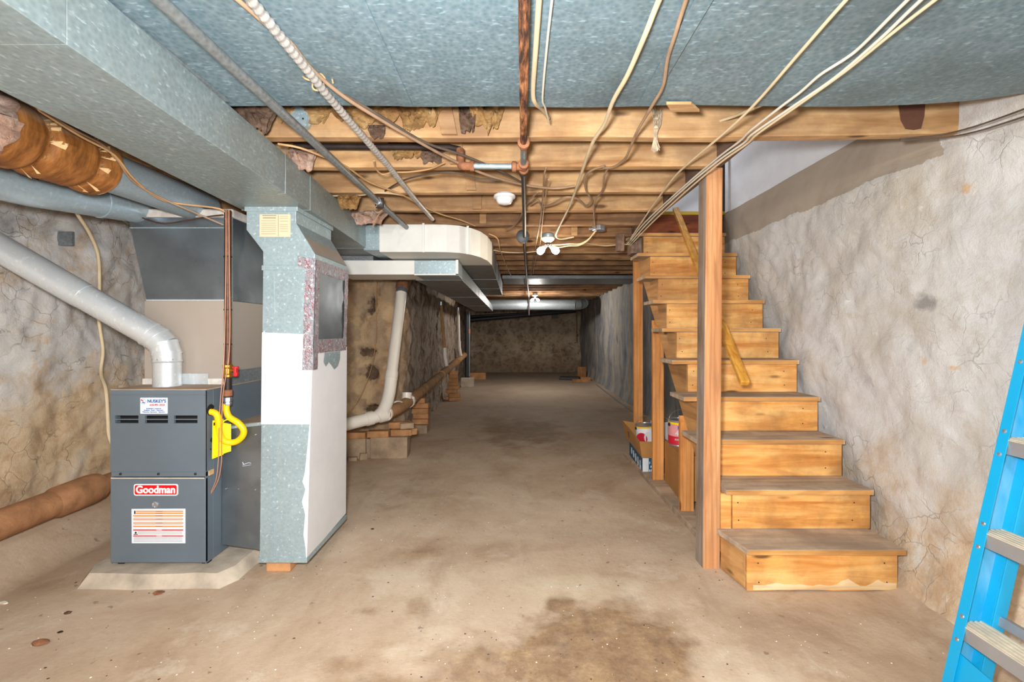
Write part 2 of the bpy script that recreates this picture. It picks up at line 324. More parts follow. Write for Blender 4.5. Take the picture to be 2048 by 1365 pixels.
MT['riser'] = wood('pine_riser', (238, 188, 118), (222, 158, 84), (184, 110, 48), 'X', 1.0, .55, True, (132, 90, 52), .55, (0, 0, 0), 3.0)
MT['tread'] = wood('worn_pine_tread', (206, 184, 158), (188, 164, 138), (152, 128, 106), 'X', 1.0, .85, True, (140, 122, 106), .7, (0, 0, 0), 3.4)
MT['tread_pale'] = wood('bleached_pine', (232, 208, 168), (220, 188, 142), (190, 152, 104), 'X', 1.0, .8, False)
MT['tread_edge'] = wood('pine_tread_edge', (222, 166, 98), (200, 142, 76), (150, 100, 54), 'X', 1.0, .7, False, (140, 108, 74), .4)
MT['stringer'] = wood('pine_stringer', (214, 162, 102), (190, 138, 82), (146, 100, 56), 'Y', 1.0, .7, True, (150, 116, 80), .35, (math.radians(-45), 0, 0))
MT['redwood'] = wood('dark_red_riser', (150, 78, 40), (122, 58, 30), (84, 40, 22), 'X', 1.0, .6, True, (60, 36, 26), .5)
MT['rail'] = wood('varnished_rail', (224, 168, 76), (208, 146, 56), (172, 112, 36), 'Y', 1.0, .45, False)
MT['stain'] = plain('dark_water_stain', (106, 70, 54), .9, var=.15, scale=20)
MT['yellow_trim'] = plain('yellow_trim_paint', (196, 168, 60), .6, var=.08)
MT['cardboard'] = plain('cardboard', (176, 126, 68), .8, var=.12, scale=6)
MT['box_blue'] = plain('blue_carton', (26, 88, 124), .5, var=.06)
MT['box_white'] = plain('white_carton', (220, 226, 228), .5, var=.04)
MT['steel_can'] = plain('tin_can', (176, 178, 180), .3, .7, var=.1)
MT['can_white'] = plain('can_label_white', (232, 228, 230), .45, var=.03)
MT['can_red'] = plain('can_label_red', (198, 26, 50), .45, var=.05)
MT['can_pink'] = plain('can_label_pink', (222, 148, 150), .45, var=.12)
MT['can_purple'] = plain('can_label_purple', (70, 48, 110), .45, var=.1)
MT['ladder_blue'] = plain('blue_fibreglass', (14, 158, 208), .38, var=.06, scale=3)
def dusty_blue():
    t = NT('dusty_blue_fibreglass'); n = t.noise(1.0, 5, .6, 0, t.vec((6, 6, 2)))
    return t.done(t.ramp(n, [(.42, lin((18, 150, 200))), (.68, lin((130, 186, 210)))]), .55, 0)
MT['ladder_dusty'] = dusty_blue()
MT['alu'] = plain('ladder_aluminium', (172, 172, 174), .42, .55, var=.08)
MT['alu_dusty'] = plain('dusty_aluminium_tread', (206, 194, 172), .75, .2, var=.15, scale=20)
MT['chip'] = plain('paint_chip', (224, 214, 196), .8, var=.15, scale=15)
MT['bulb_glass'] = None
t_ = NT('lit_bulb'); t_.b.inputs['Emission Color'].default_value = (1, .93, .8, 1); t_.b.inputs['Emission Strength'].default_value = 22; MT['bulb'] = t_.done((1, 1, 1, 1), .3)
def tape():
    t = NT('silver_tape_red_print'); w = t.wave(26, 9, 4, 3, t.vec((1, 1, 1), (.9, .3, .6))); n = t.noise(60, 4, .7)
    m = t.math('MULTIPLY', t.ramp(w, [(.66, 0.0), (.74, 1.0)]), t.ramp(t.noise(34, 3), [(.5, 0.0), (.56, .8)]))
    c = t.mix(m, lin((150, 146, 152)), lin((156, 30, 46)))
    c = t.mix(t.ramp(n, [(.58, 0.0), (.66, .7)]), c, lin((236, 236, 240))); c = t.mix(t.ramp(n, [(.34, .5), (.44, 0.0)]), c, lin((90, 80, 84))); t.bump(n, 1.0, .008)
    return t.done(c, .3, .4)
MT['tape'] = tape()

# ------------------------------------------------------------------ mesh building
class MB:
    def __init__(s): s.v = []; s.f = []
    def add(s, vs_, fs):
        b = len(s.v); s.v += [Vector(p) for p in vs_]; s.f += [tuple(b+i for i in f) for f in fs]; return s
    def hexa(s, c):                       # 8 corners: bottom ring (4, counter-clockwise from above), top ring (4)
        return s.add(c, [(3, 2, 1, 0), (4, 5, 6, 7), (0, 1, 5, 4), (1, 2, 6, 5), (2, 3, 7, 6), (3, 0, 4, 7)])
    def box(s, x0, x1, y0, y1, z0, z1):
        return s.hexa([(x0, y0, z0), (x1, y0, z0), (x1, y1, z0), (x0, y1, z0), (x0, y0, z1), (x1, y0, z1), (x1, y1, z1), (x0, y1, z1)])
    def beam(s, a, b, w, h, up=(0, 0, 1)):    # a bar from a to b, w across, h along up
        a, b = Vector(a), Vector(b); d = (b-a).normalized(); u = Vector(up); sd = d.cross(u).normalized(); u = sd.cross(d)
        q = []
        for p in (a, b):
            q += [p-sd*w/2-u*h/2, p+sd*w/2-u*h/2, p+sd*w/2+u*h/2, p-sd*w/2+u*h/2]
        return s.add(q, [(3, 2, 1, 0), (4, 5, 6, 7), (0, 1, 5, 4), (1, 2, 6, 5), (2, 3, 7, 6), (3, 0, 4, 7)])
    def prism(s, poly, z0, z1):               # plan polygon (x, y) extruded in z
        n = len(poly)
        return s.add([(x, y, z0) for x, y in poly]+[(x, y, z1) for x, y in poly],
                     [tuple(range(n-1, -1, -1)), tuple(range(n, 2*n))]+[(i, (i+1) % n, n+(i+1) % n, n+i) for i in range(n)])
    def prism_y(s, poly, y0, y1, shift=(0, 0)):   # front polygon (x, z) extruded in y
        n = len(poly)
        return s.add([(x, y0, z) for x, z in poly]+[(x+shift[0], y1, z+shift[1]) for x, z in poly],
                     [tuple(range(n)), tuple(range(2*n-1, n-1, -1))]+[((i+1) % n, i, n+i, n+(i+1) % n) for i in range(n)])
    def prism_x(s, poly, x0, x1):             # side polygon (y, z) extruded in x
        n = len(poly)
        return s.add([(x0, y, z) for y, z in poly]+[(x1, y, z) for y, z in poly],
                     [tuple(range(n)), tuple(range(2*n-1, n-1, -1))]+[((i+1) % n, i, n+i, n+(i+1) % n) for i in range(n)])
    def tube(s, pts, r, n=10, smooth=0, cap=True, flat=1.0):
        P = [Vector(p) for p in pts]
        rr = list(r) if isinstance(r, (list, tuple)) else [r]*len(P)
        if smooth:
            Q, q = [], []
            for i in range(len(P)-1):
                p0, p1, p2, p3 = P[max(i-1, 0)], P[i], P[i+1], P[min(i+2, len(P)-1)]
                for k in range(smooth):
                    t = k/smooth
                    Q.append(.5*((2*p1)+(p2-p0)*t+(2*p0-5*p1+4*p2-p3)*t*t+(3*p1-p0-3*p2+p3)*t**3)); q.append(rr[i]*(1-t)+rr[i+1]*t)
            P, rr = Q+[P[-1]], q+[rr[-1]]
        b = len(s.v); m = len(P); prev = None
        for i, p in enumerate(P):
            d = (P[min(i+1, m-1)]-P[max(i-1, 0)])
            d = d.normalized() if d.length > 1e-9 else Vector((0, 0, 1))
            if prev is None:
                u = Vector((0, 0, 1)) if abs(d.z) < .9 else Vector((1, 0, 0))
            else: u = prev
            sd = d.cross(u).normalized(); u = sd.cross(d).normalized(); prev = u
            for k in range(n):
                a = 2*math.pi*k/n; s.v.append(p+sd*math.cos(a)*rr[i]+u*math.sin(a)*rr[i]*flat)
        for i in range(m-1):
            for k in range(n):
                k2 = (k+1) % n; s.f.append((b+i*n+k, b+(i+1)*n+k, b+(i+1)*n+k2, b+i*n+k2))
        if cap:
            s.f.append(tuple(b+k for k in range(n))); s.f.append(tuple(b+(m-1)*n+k for k in range(n-1, -1, -1)))
        return s
    def lathe(s, c, axis, prof, n=24):        # profile [(r, h)] about an axis through c
        c = Vector(c); d = Vector(axis).normalized(); u = Vector((0, 0, 1)) if abs(d.z) < .9 else Vector((1, 0, 0))
        sd = d.cross(u).normalized(); u = sd.cross(d); b = len(s.v); m = len(prof)
        for r, h in prof:
            for k in range(n):
                a = 2*math.pi*k/n; s.v.append(c+d*h+sd*math.cos(a)*r+u*math.sin(a)*r)
        for i in range(m-1):
            for k in range(n):
                k2 = (k+1) % n; s.f.append((b+i*n+k, b+(i+1)*n+k, b+(i+1)*n+k2, b+i*n+k2))
        s.f.append(tuple(b+k for k in range(n))); s.f.append(tuple(b+(m-1)*n+k for k in range(n-1, -1, -1)))
        return s
    def lump(s, c, r, seed=0, amp=.35, freq=1.6, sub=3):      # a ragged tuft
        import bmesh
        bm = bmesh.new(); bmesh.ops.create_icosphere(bm, subdivisions=sub, radius=1.0)
        idx = {}; V_ = []
        for i, v in enumerate(bm.verts):
            d = v.co.normalized(); k = 1+amp*mn.fractal(d*freq+Vector((seed*3.7, seed*1.3, seed)), .7, 2.1, 4)
            V_.append(Vector(c)+Vector((d.x*r[0], d.y*r[1], d.z*r[2]))*k); idx[v] = i
        Fc = [tuple(idx[v] for v in f.verts) for f in bm.faces]; bm.free()
        return s.add(V_, Fc)

ROOT = {}
def build(mb, name, mat, parent=None, bevel=0, smooth=None, origin=None):
    me = bpy.data.meshes.new(name)
    root = parent
    while root is not None and root.parent is not None: root = root.parent
    if root is not None: o0 = ROOT[root.name]
    elif origin is not None: o0 = Vector(origin)
    else:
        lo = [min(v[i] for v in mb.v) for i in range(3)]; hi = [max(v[i] for v in mb.v) for i in range(3)]
        o0 = Vector(((lo[0]+hi[0])/2, (lo[1]+hi[1])/2, lo[2]))
    me.from_pydata([tuple(v-o0) for v in mb.v], [], mb.f)
    import bmesh
    bm = bmesh.new(); bm.from_mesh(me); bmesh.ops.recalc_face_normals(bm, faces=bm.faces); bm.to_mesh(me); bm.free()
    if smooth is not None:
        me.shade_smooth(); me.set_sharp_from_angle(angle=math.radians(smooth))
    me.materials.append(MT[mat] if isinstance(mat, str) else mat)
    o = bpy.data.objects.new(name, me); COL.objects.link(o)
    if parent is not None: o.parent = parent
    else: o.location = o0; ROOT[o.name] = o0
    if bevel:
        b = o.modifiers.new('bevel', 'BEVEL'); b.width = bevel; b.segments = 2; b.limit_method = 'ANGLE'; b.angle_limit = math.radians(35)
    return o
def tag(o, label, cat, group=None):
    o['label'] = label; o['category'] = cat
    if group: o['group'] = group
    return o
def thing(name, label, cat, loc, group=None):
    o = bpy.data.objects.new(name, None); COL.objects.link(o); o.location = loc; o.empty_display_size = .05
    ROOT[o.name] = Vector(loc); return tag(o, label, cat, group)
def struct(o): o['kind'] = 'structure'; return o
def copies(src, parent, places, name=None):       # further pieces sharing one mesh
    out = []
    for loc, rot in places:
        c = src.copy(); COL.objects.link(c); c.parent = parent; c.location = Vector(loc)-(ROOT[parent.name] if parent is not None else Vector()); c.rotation_euler = rot
        out.append(c)
    return out
def grid(f, us, vs__):
    mb = MB(); nu, nv = len(us), len(vs__)
    for u in us:
        for v in vs__: mb.v.append(Vector(f(u, v)))
    for i in range(nu-1):
        for j in range(nv-1): mb.f.append((i*nv+j, (i+1)*nv+j, (i+1)*nv+j+1, i*nv+j+1))
    return mb
def steps(*segs):                                  # (start, end, step) ranges joined
    out = []
    for a, b, d in segs:
        n = max(1, int(round((b-a)/d))); out += [a+(b-a)*i/n for i in range(n)]
    return out+[segs[-1][1]]
def text(s, size, at, mat, parent, name='lettering', width=None, face='-Y', bold=0.0, shear=0.0, align='CENTER', depth=.0006):
    cu = bpy.data.curves.new('t', 'FONT'); cu.body = s; cu.size = size; cu.align_x = align; cu.align_y = 'CENTER'; cu.extrude = depth; cu.offset = bold; cu.shear = shear; cu.resolution_u = 3
    ob = bpy.data.objects.new('t', cu); COL.objects.link(ob); bpy.context.view_layer.update()
    me = bpy.data.meshes.new_from_object(ob.evaluated_get(bpy.context.evaluated_depsgraph_get()))
    bpy.data.objects.remove(ob); bpy.data.curves.remove(cu)
    xs = [v.co.x for v in me.vertices]; k = 1.0
    if width and xs and max(xs) > min(xs): k = width/(max(xs)-min(xs))
    mb = MB(); at = Vector(at)
    for v in me.vertices:
        x, y, z = v.co.x*k, v.co.y, v.co.z
        mb.v.append(at+(Vector((x, -z, y)) if face == '-Y' else Vector((-z, -x, y))))
    mb.f = [tuple(p.vertices) for p in me.polygons]; bpy.data.meshes.remove(me)
    return build(mb, name, mat, parent)

# ------------------------------------------------------------------ the room
def rough(p, a=(.030, .014, .006), sc=(1.7, 6.0, 21.0), seed=0):
    q = Vector(p)+Vector((seed, seed*2.1, seed*.7))
    r = a[0]*mn.fractal(q*sc[0], .8, 2.0, 3)+a[1]*mn.fractal(q*sc[1], .7, 2.1, 3)+a[2]*mn.noise(q*sc[2])
    rd = 1-abs(mn.noise(q*3.1)); return r-max(0, rd-.90)*a[1]*6
YB, YF = -2.8, 14.0
LX, RX = -2.62, 1.85
def fz(x, y):
    z = .006*mn.fractal(Vector((x*1.1, y*1.1, 0)), .8, 2, 4)
    e = (-x-2.36)/.26
    if e > 0: z += .20*min(1, e)**.8
    e = (x-1.66)/.2
    if e > 0: z += .05*min(1, e)**1.5
    return z
fl = struct(build(grid(lambda x, y: (x, y, fz(x, y)), steps((-2.75, 2.05, .045)), steps((YB-.1, 4.5, .045), (4.5, 14.2, .12))), 'floor', 'floor', smooth=60))
fl['label'] = 'stained and dusty concrete basement slab'
def wr(y, z):
    k = .35 if (z > 1.98 and y > 2.0) else 1.0
    foot = max(0, (.35-z)/.35)**2*.10
    if y > 4.6: foot *= .6
    x = RX-foot-k*rough((3, y, z), (.030, .009, .004) if y < 4.6 else (.035, .002, 0), seed=1)
    if y > 5: x += .012*(y-5)
    return (x, y, z)
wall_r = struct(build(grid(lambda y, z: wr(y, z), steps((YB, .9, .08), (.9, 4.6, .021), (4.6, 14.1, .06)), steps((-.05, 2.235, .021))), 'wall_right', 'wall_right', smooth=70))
wall_r['label'] = 'rough white plastered stone wall beside the stairs'
def wl(y, z):
    foot = max(0, (.28-z)/.28)**1.5*.05
    return (LX+foot+rough((-3, y, z), (.045, .013, .006), seed=5), y, z)
wall_l = struct(build(grid(wl, steps((YB, 1.2, .08), (1.2, 3.4, .021), (3.4, 5.1, .06)), steps((-.05, 2.24, .021))), 'wall_left', 'wall_left', smooth=70))
wall_l['label'] = 'crumbling grey and tan plastered stone wall behind the furnace'
# the wall steps inward behind the ducts and runs on to the back
path = [Vector((-2.7, 5.02)), Vector((-1.9, 5.0)), Vector((-1.42, 4.97)), Vector((-1.28, 5.0)), Vector((-1.2, 5.12)), Vector((-1.2, 5.3)), Vector((-1.24, 7)), Vector((-1.33, 10)), Vector((-1.45, 14.1))]
plen = [0]
for a, b in zip(path, path[1:]): plen.append(plen[-1]+(b-a).length)
HOLES = [(1.17, 1.49, .06, .12), (1.12, .98, .10, .08), (1.15, .75, .11, .10), (1.2, .38, .16, .05)]
def wj(u, z):
    for i in range(len(path)-1):
        if u <= plen[i+1] or i == len(path)-2:
            t = (u-plen[i])/(plen[i+1]-plen[i]); p = path[i].lerp(path[i+1], t); d = (path[i+1]-path[i]).normalized(); break
    nrm = Vector((d.y, -d.x)); a = rough((p.x, p.y, z), (.05, .03, .010), seed=9)
    for hu, hz, ru, rz in HOLES:
        q = ((u-hu)/ru)**2+((z-hz)/rz)**2+.5*mn.noise(Vector((u*14, z*14, 2)))
        if q < 1: a -= .07*min(1, (1-q)*2.5)
    return (p.x+nrm.x*a, p.y+nrm.y*a, z)
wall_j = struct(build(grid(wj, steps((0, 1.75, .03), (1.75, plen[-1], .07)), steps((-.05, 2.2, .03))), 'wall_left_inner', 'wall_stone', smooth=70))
wall_j['label'] = 'exposed brown stone wall stepping inward behind the ducts'
wall_b = struct(build(grid(lambda x, z: (x, YF-rough((x, 14, z), (.06, .035, .01), seed=12), z), steps((-1.7, 2.2, .05)), steps((-.05, 2.2, .05))), 'wall_back', 'wall_back', smooth=70))
wall_b['label'] = 'dark mottled stone wall at the far end'
wall_f = struct(build(grid(lambda x, z: (x, YB+rough((x, -2, z), seed=15), z), steps((-2.75, 2.1, .1)), steps((-.05, 2.25, .1))), 'wall_front', 'wall_left', smooth=70))
# ceiling boards and joists
SX0, SX1, SY0, SY1 = 1.03, 1.87, 2.0, 4.19           # stair opening
mb = MB(); mb.box(-2.75, SX0, YB-.1, 14.2, 2.20, 2.23); mb.box(SX0, 2.1, YB-.1, SY0, 2.20, 2.23); mb.box(SX0, 2.1, SY1+.02, 14.2, 2.20, 2.23)
ceil = struct(build(mb, 'ceiling', 'subfloor', origin=(0, 0, 2.2))); ceil['label'] = 'dark board subfloor overhead carried on old joists'
JD = [1.95, 2.29, 2.71, 3.12, 3.54, 3.96, 4.38, 4.80, 5.22, 5.64, 6.06, 6.48, 7.86, 8.3, 8.75, 9.2, 9.65, 10.1, 10.55, 11.0, 11.5, 12.0, 12.5, 13.0, 13.5]
def joist(x0, x1, y, mat, sag=0.0, h=.20, seed=0):
    mb = MB(); n = 26; q = []
    for i in range(n+1):
        x = x0+(x1-x0)*i/n; zz = 2.0+sag*math.sin(math.pi*i/n)+(.016*max(0, (x-.6)/1.25)**1.3 if y < 2 else 0)+.004*mn.noise(Vector((x*2, seed, 0))); yy = y+.006*mn.noise(Vector((x*1.5, seed+9, 3)))
        q.append([(x, yy, zz), (x, yy+.052, zz+.003*mn.noise(Vector((x*3, seed, 5)))), (x, yy+.052, 2.2), (x, yy, 2.2)])
    for r in q: mb.v += [Vector(p) for p in r]
    for i in range(n):
        for k in range(4):
            k2 = (k+1) % 4; mb.f.append((i*4+k, (i+1)*4+k, (i+1)*4+k2, i*4+k2))
    mb.f += [(3, 2, 1, 0), (n*4, n*4+1, n*4+2, n*4+3)]
    return build(mb, 'joist', mat, ceil, bevel=.004)
for i, y in enumerate(JD):
    x1 = 1.845 if (i == 0 or y > SY1) else SX0-.045
    if y > 4.2: x1 = 1.9
    x0 = -2.6 if y < 4.9 else -1.3
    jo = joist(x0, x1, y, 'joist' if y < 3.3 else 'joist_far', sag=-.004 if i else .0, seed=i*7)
    if i == 0: jo['label'] = 'first pale joist with a dark stain near the right wall'
mb = MB(); mb.box(SX0-.045, SX0+.005, 2.003, SY1, 2.02, 2.2); o = build(mb, 'trimmer_beam', 'trimmer', ceil, bevel=.003)
mb = MB(); mb.box(SX0-.045, SX1, SY1-.002, SY1+.045, 2.03, 2.2); build(mb, 'header_beam', 'redwood', ceil, bevel=.003)
# the dark water stain on the first joist
mb = MB(); mb.prism_y([(1.585+.004, 2.15), (1.70, 2.15), (1.695, 2.085), (1.682, 2.035), (1.655, 2.03), (1.62, 2.034), (1.60, 2.07)], 1.946, 1.951); build(mb, 'water_stain', 'stain', ceil)
# short boards between the joists
for (x, i, w, tilt) in [(-.29, 0, .065, .02), (-.285, 1, .06, .0), (-.26, 2, .055, .01), (-.25, 3, .06, 0), (-.24, 4, .05, 0), (.5, 5, .05, 0)]:
    mb = MB(); y = JD[i]
    mb.hexa([(x-w/2+tilt, y-.022, 2.005), (x+w/2+tilt, y-.022, 2.005), (x+w/2+tilt, y-.003, 2.005), (x-w/2+tilt, y-.003, 2.005), (x-w/2-tilt, y-.022, 2.2), (x+w/2-tilt, y-.022, 2.2), (x+w/2-tilt, y-.003, 2.2), (x-w/2-tilt, y-.003, 2.2)])
    build(mb, 'bridging_board', 'joist', ceil, bevel=.002)
# joists of a stair header near the far end of the opening
mb = MB(); mb.box(.84, .90, 3.86, 3.93, 1.86, 2.0); mb_o = build(mb, 'hanging_block', 'trimmer', ceil, bevel=.003)
mb = MB(); mb.box(.985, 1.075, 3.98, 4.12, 1.86, 1.99); build(mb, 'bearing_block', 'trimmer', ceil, bevel=.003)
# rooms above the stair opening
mb = MB(); mb.box(1.865, 1.93, 1.9, 4.14, 2.225, 3.4); o = struct(build(mb, 'wall_stairwell_right', 'white_wall')); o['label'] = 'white drywall above the masonry at the stair opening'
mb = MB(); mb.box(.9, 2.1, 4.95, 5.0, 2.23, 3.4); struct(build(mb, 'wall_stairwell_back', 'white_wall'))
mb = MB(); mb.box(.94, SX0-.01, 1.9, 5.0, 2.231, 3.4); struct(build(mb, 'wall_stairwell_left', 'white_wall'))
mb = MB(); mb.box(.9, 2.1, 1.85, 1.9, 2.231, 3.4); struct(build(mb, 'wall_stairwell_front', 'white_wall'))
mb = MB(); mb.box(.9, 2.1, 1.85, 5.0, 3.4, 3.45); struct(build(mb, 'ceiling_stairwell', 'white_wall'))
mb = MB(); mb.box(1.85, 1.865, 4.08, 4.14, 2.24, 3.3); o = struct(build(mb, 'trim_1', 'white_wall'))
mb = MB(); mb.box(SX0, SX1, SY1-.03, SY1+.03, 2.231, 2.262); o = struct(build(mb, 'trim_2', 'yellow_trim', bevel=.006)); o['label'] = 'yellow painted nosing at the head of the stairs'

# ------------------------------------------------------------------ stairs
RI, RU, D1 = .203, .2044, 2.13
stairs = thing('staircase', 'open pine staircase with worn grey treads rising along the right wall', 'staircase', (1.43, 2.15, 0))
for k in range(1, 11):
    D = D1+(k-1)*RU; x0 = 1.065 if k == 1 else (1.05 if k == 2 else .985); x1 = 1.785
    back = D+RU+.045; z = RI*k
    mb = MB()
    if k == 1: mb.prism([(1.055, D), (1.775, D), (1.775, D+RU+.03), (1.01, D+RU+.03)], z-.026, z)
    else: mb.box(x0, x1, D, back-.002 if k < 10 else SY1-.004, z-.026, z)
    tr = build(mb, 'tread', 'tread', stairs, bevel=.003)
    mb = MB(); mb.box((1.055 if k == 1 else x0)+.001, x1-.012, D-.0016, D-.0002, z-.024, z-.002); build(mb, 'nosing', 'tread_edge', tr)
for k in range(1, 11):
    D = D1+(k-1)*RU+.022; z0 = RI*(k-1) if k > 1 else .0; z1 = RI*k-.027
    mb = MB()
    if k == 1:
        n = 14; top = [(1.062+.69*i/n, z1) for i in range(n+1)]; bot = [(1.062+.69*i/n, .004+.014*abs(mn.noise(Vector((i*.9, 3, 1))))) for i in range(n+1)]
        mb.prism_y(bot+top[::-1], D, D+.02)
    else: mb.box(1.092, 1.781, D, D+.02, z0+.001, z1)
    rs = build(mb, 'riser', 'riser', stairs, bevel=.002)
    if k == 1:
        m2 = MB(); up = [(1.09+.655*i/24, .028+.03*max(0, mn.fractal(Vector((i*.35, 8, 2)), .7, 2, 4)+.35)*(.4+i/24)) for i in range(25)]; lo2 = [(x, .010) for x, z in up]
        m2.prism_y(lo2+up[::-1], D-.0012, D); w_ = build(m2, 'worn_edge', 'tread_pale', rs)
    for (px, pz) in [(1.12, .25), (1.12, .75), (1.70, .25), (1.70, .75)]:
        m2 = MB(); m2.lathe((px+R.uniform(-.01, .01), D+.002, z0+(z1-z0)*pz), (0, -1, 0), [(.0035, 0), (.0035, .0025), (.001, .003)], 8); build(m2, 'screw', 'print_black', rs)
mb = MB(); mb.box(SX0+.01, SX1-.04, SY1-.03, SY1-.004, RI*10+.002, 2.23); build(mb, 'top_riser', 'redwood', stairs, bevel=.002)
def zin(D): return RI*((D-D1-.02)/RU)                  # line through the inner corners
def stringer(x0, x1):
    pts = []
    for k in range(1, 11):
        D = D1+(k-1)*RU+.043
        pts += [(D, RI*(k-1)-.0 if k > 1 else .012), (D, RI*k-.027)]
    pts += [(SY1-.03, RI*10-.027), (SY1-.03, zin(SY1-.03)-.22), (D1+.24+RU, .012)]
    pts[-1] = (2.42, .012)
    mb = MB(); mb.prism_x(pts, x0, x1); return mb
for x0 in (1.092, 1.712):
    build(stringer(x0, x0+.038), 'stringer', 'stringer', stairs)
# first step box side and the block beside the second riser
mb = MB(); mb.hexa([(1.062, D1+.045, .006), (1.082, D1+.045, .006), (1.05, D1+RU+.02, .006), (1.03, D1+RU+.02, .006), (1.062, D1+.045, .175), (1.082, D1+.045, .175), (1.05, D1+RU+.02, .175), (1.03, D1+RU+.02, .175)]); build(mb, 'step_side', 'stringer', stairs, bevel=.002)
mb = MB(); mb.box(1.035, 1.088, D1+RU+.03, D1+RU+.07, .085, .378); build(mb, 'block', 'riser', stairs, bevel=.002)

sup = thing('stair_support_frame', 'pine studs on a flat sill plate propping the open side of the stairs', 'frame', (1.1, 3.4, 0))
mb = MB(); mb.box(1.045, 1.17, 2.50, 4.55, -.002, .038); build(mb, 'sill_plate', 'tread', sup, bevel=.003)
for (D, x0) in ((3.02, 1.064), (3.66, 1.074), (4.46, 1.128)):
    zt = zin(D)-.235+.10
    mb = MB(); zt0 = min(zin(D)-.255, 2.0); zt1 = min(zin(D+.04)-.255, 2.0)
    mb.hexa([(x0, D, .038), (x0+.086, D, .038), (x0+.086, D+.04, .038), (x0, D+.04, .038), (x0, D, zt0), (x0+.086, D, zt0), (x0+.086, D+.04, zt1), (x0, D+.04, zt1)])
    build(mb, 'stud', 'stud', sup, bevel=.003)
post = thing('support_post', 'thick weathered wooden post standing in front of the stairs', 'post', (1.0, 2.41, 0))
mb = MB(); mb.hexa([(.945, 2.36, -.004), (1.03, 2.36, -.004), (1.03, 2.46, -.004), (.945, 2.46, -.004), (.962, 2.36, 2.02), (1.045, 2.36, 2.02), (1.045, 2.46, 2.02), (.962, 2.46, 2.02)])
po = build(mb, 'shaft', 'post', post, bevel=.005)
mb = MB(); mb.hexa([(.9435, 2.364, 0), (.9455, 2.364, 0), (.9455, 2.456, 0), (.9435, 2.456, 0), (.9605, 2.364, 2.0), (.9625, 2.364, 2.0), (.9625, 2.456, 2.0), (.9605, 2.456, 2.0)]); build(mb, 'weathered_face', 'post_grey', post)
mb = MB(); mb.beam((1.272, 2.6, .905), (1.41, 4.13, 2.275), .05, .035); o = build(mb, 'handrail', 'rail', bevel=.006); tag(o, 'loose yellow pole handrail slanting above the stair treads behind the post', 'handrail')

# ------------------------------------------------------------------ galvanised sheet under the front joists
pan = thing('sheet_metal_panning', 'blue grey galvanized sheet panels nailed under the front joists', 'sheet metal', (0, .2, 1.98))
def pan_sheet(x0, x1, zoff):
    def f(x, y):
        e = 1.648+.012*mn.noise(Vector((x*2.4, 1, 0)))
        y2 = YB+.2+(e-(YB+.2))*((y-(YB+.2))/(1.648-(YB+.2)))
        z = 1.984+zoff+.004*mn.noise(Vector((x*1.7, y*1.5, 4)))
        if x > 1.2: z += .05*((x-1.2)/.63)**2*max(0, min(1, (y-.2)/1.2))
        return (x, y2, z)
    us, vs2 = steps((x0, x1, .05)), steps((YB+.2, 1.648, .06)); g = grid(f, us, vs2); n = len(g.v); nv = len(vs2); nu = len(us)
    top = [v+Vector((0, 0, .0012)) for v in g.v]; fs = [tuple(i+n for i in reversed(q)) for q in g.f]; g.v += top; g.f += fs
    for i in range(nu-1):
        a, b = i*nv+nv-1, (i+1)*nv+nv-1; g.f.append((a, a+n, b+n, b)); 
    return g
for i, (a, b) in enumerate(((-1.25, -.377), (-.392, .447), (.432, 1.83))):
    build(pan_sheet(a, b, -.002 if i == 1 else 0), 'panel', 'sheet', pan, smooth=50)
for x in (-.377, .447):
    mb = MB(); mb.box(x-.022, x+.022, YB+.3, 1.635, 1.976, 1.9795); build(mb, 'lap_seam', 'sheet', pan, bevel=.001)
mb = MB(); mb.prism([(.515, 1.60), (.60, 1.60), (.65, 1.655), (.55, 1.655)], 1.966, 1.9765); o = build(mb, 'wood_shim', 'joist', bevel=.001); tag(o, 'splintered wood shim tucked at the edge of the ceiling sheet', 'shim')

# ------------------------------------------------------------------ furnace
FX0, FX1, FY0, FY1, FZ0, FZ1 = -1.96, -1.50, 2.276, 2.99, .066, .912
pad = thing('concrete_pad', 'low crumbling concrete pad under the furnace', 'concrete pad', (-1.72, 2.6, 0))
mb = MB(); n = 40; ring0, ring1 = [], []
for i in range(n):
    a = 2*math.pi*i/n; cx, cy = -1.70, 2.62
    k = 1/max(abs(math.cos(a))/.36, abs(math.sin(a))/.44); w = 1+.05*mn.noise(Vector((math.cos(a)*3, math.sin(a)*3, 7)))
    ring0.append((cx+math.cos(a)*k*w*1.06, cy+math.sin(a)*k*w*1.03, -.01)); ring1.append((cx+math.cos(a)*k*w*.95, cy+math.sin(a)*k*w*.95, .058+.008*mn.noise(Vector((a*2, 1, 1)))))
mb.add(ring0+ring1, [tuple(range(n, 2*n))]+[(i, (i+1) % n, n+(i+1) % n, n+i) for i in range(n)]); build(mb, 'slab', 'concrete', pad, smooth=30)
fur = thing('furnace', 'charcoal grey gas furnace with a red badge and white stickers', 'furnace', (-1.73, 2.63, FZ0))
mb = MB(); mb.box(FX0, FX1, FY0+.06, FY1, FZ0, FZ1-.004); mb.box(FX0, FX0+.004, FY0+.004, FY0+.06, FZ0, FZ1-.004); mb.box(FX1-.004, FX1, FY0+.004, FY0+.06, FZ0, FZ1-.004); build(mb, 'cabinet', 'furnace', fur, bevel=.003)
mb = MB(); mb.box(FX0+.006, FX1-.006, FY0+.052, FY0+.058, FZ0+.02, FZ1-.02); build(mb, 'shade_plane', 'black', fur)  # black plane painting in the shade behind the louvre slots
mb = MB(); mb.box(FX0-.002, FX1+.002, FY0+.004, FY1, FZ1-.004, FZ1+.002); build(mb, 'top_panel', 'furnace_top', fur, bevel=.001)
def fx(px): return (px-CX)/F*FY0
def fzz(py): return CAMZ-(py-CY)/F*FY0
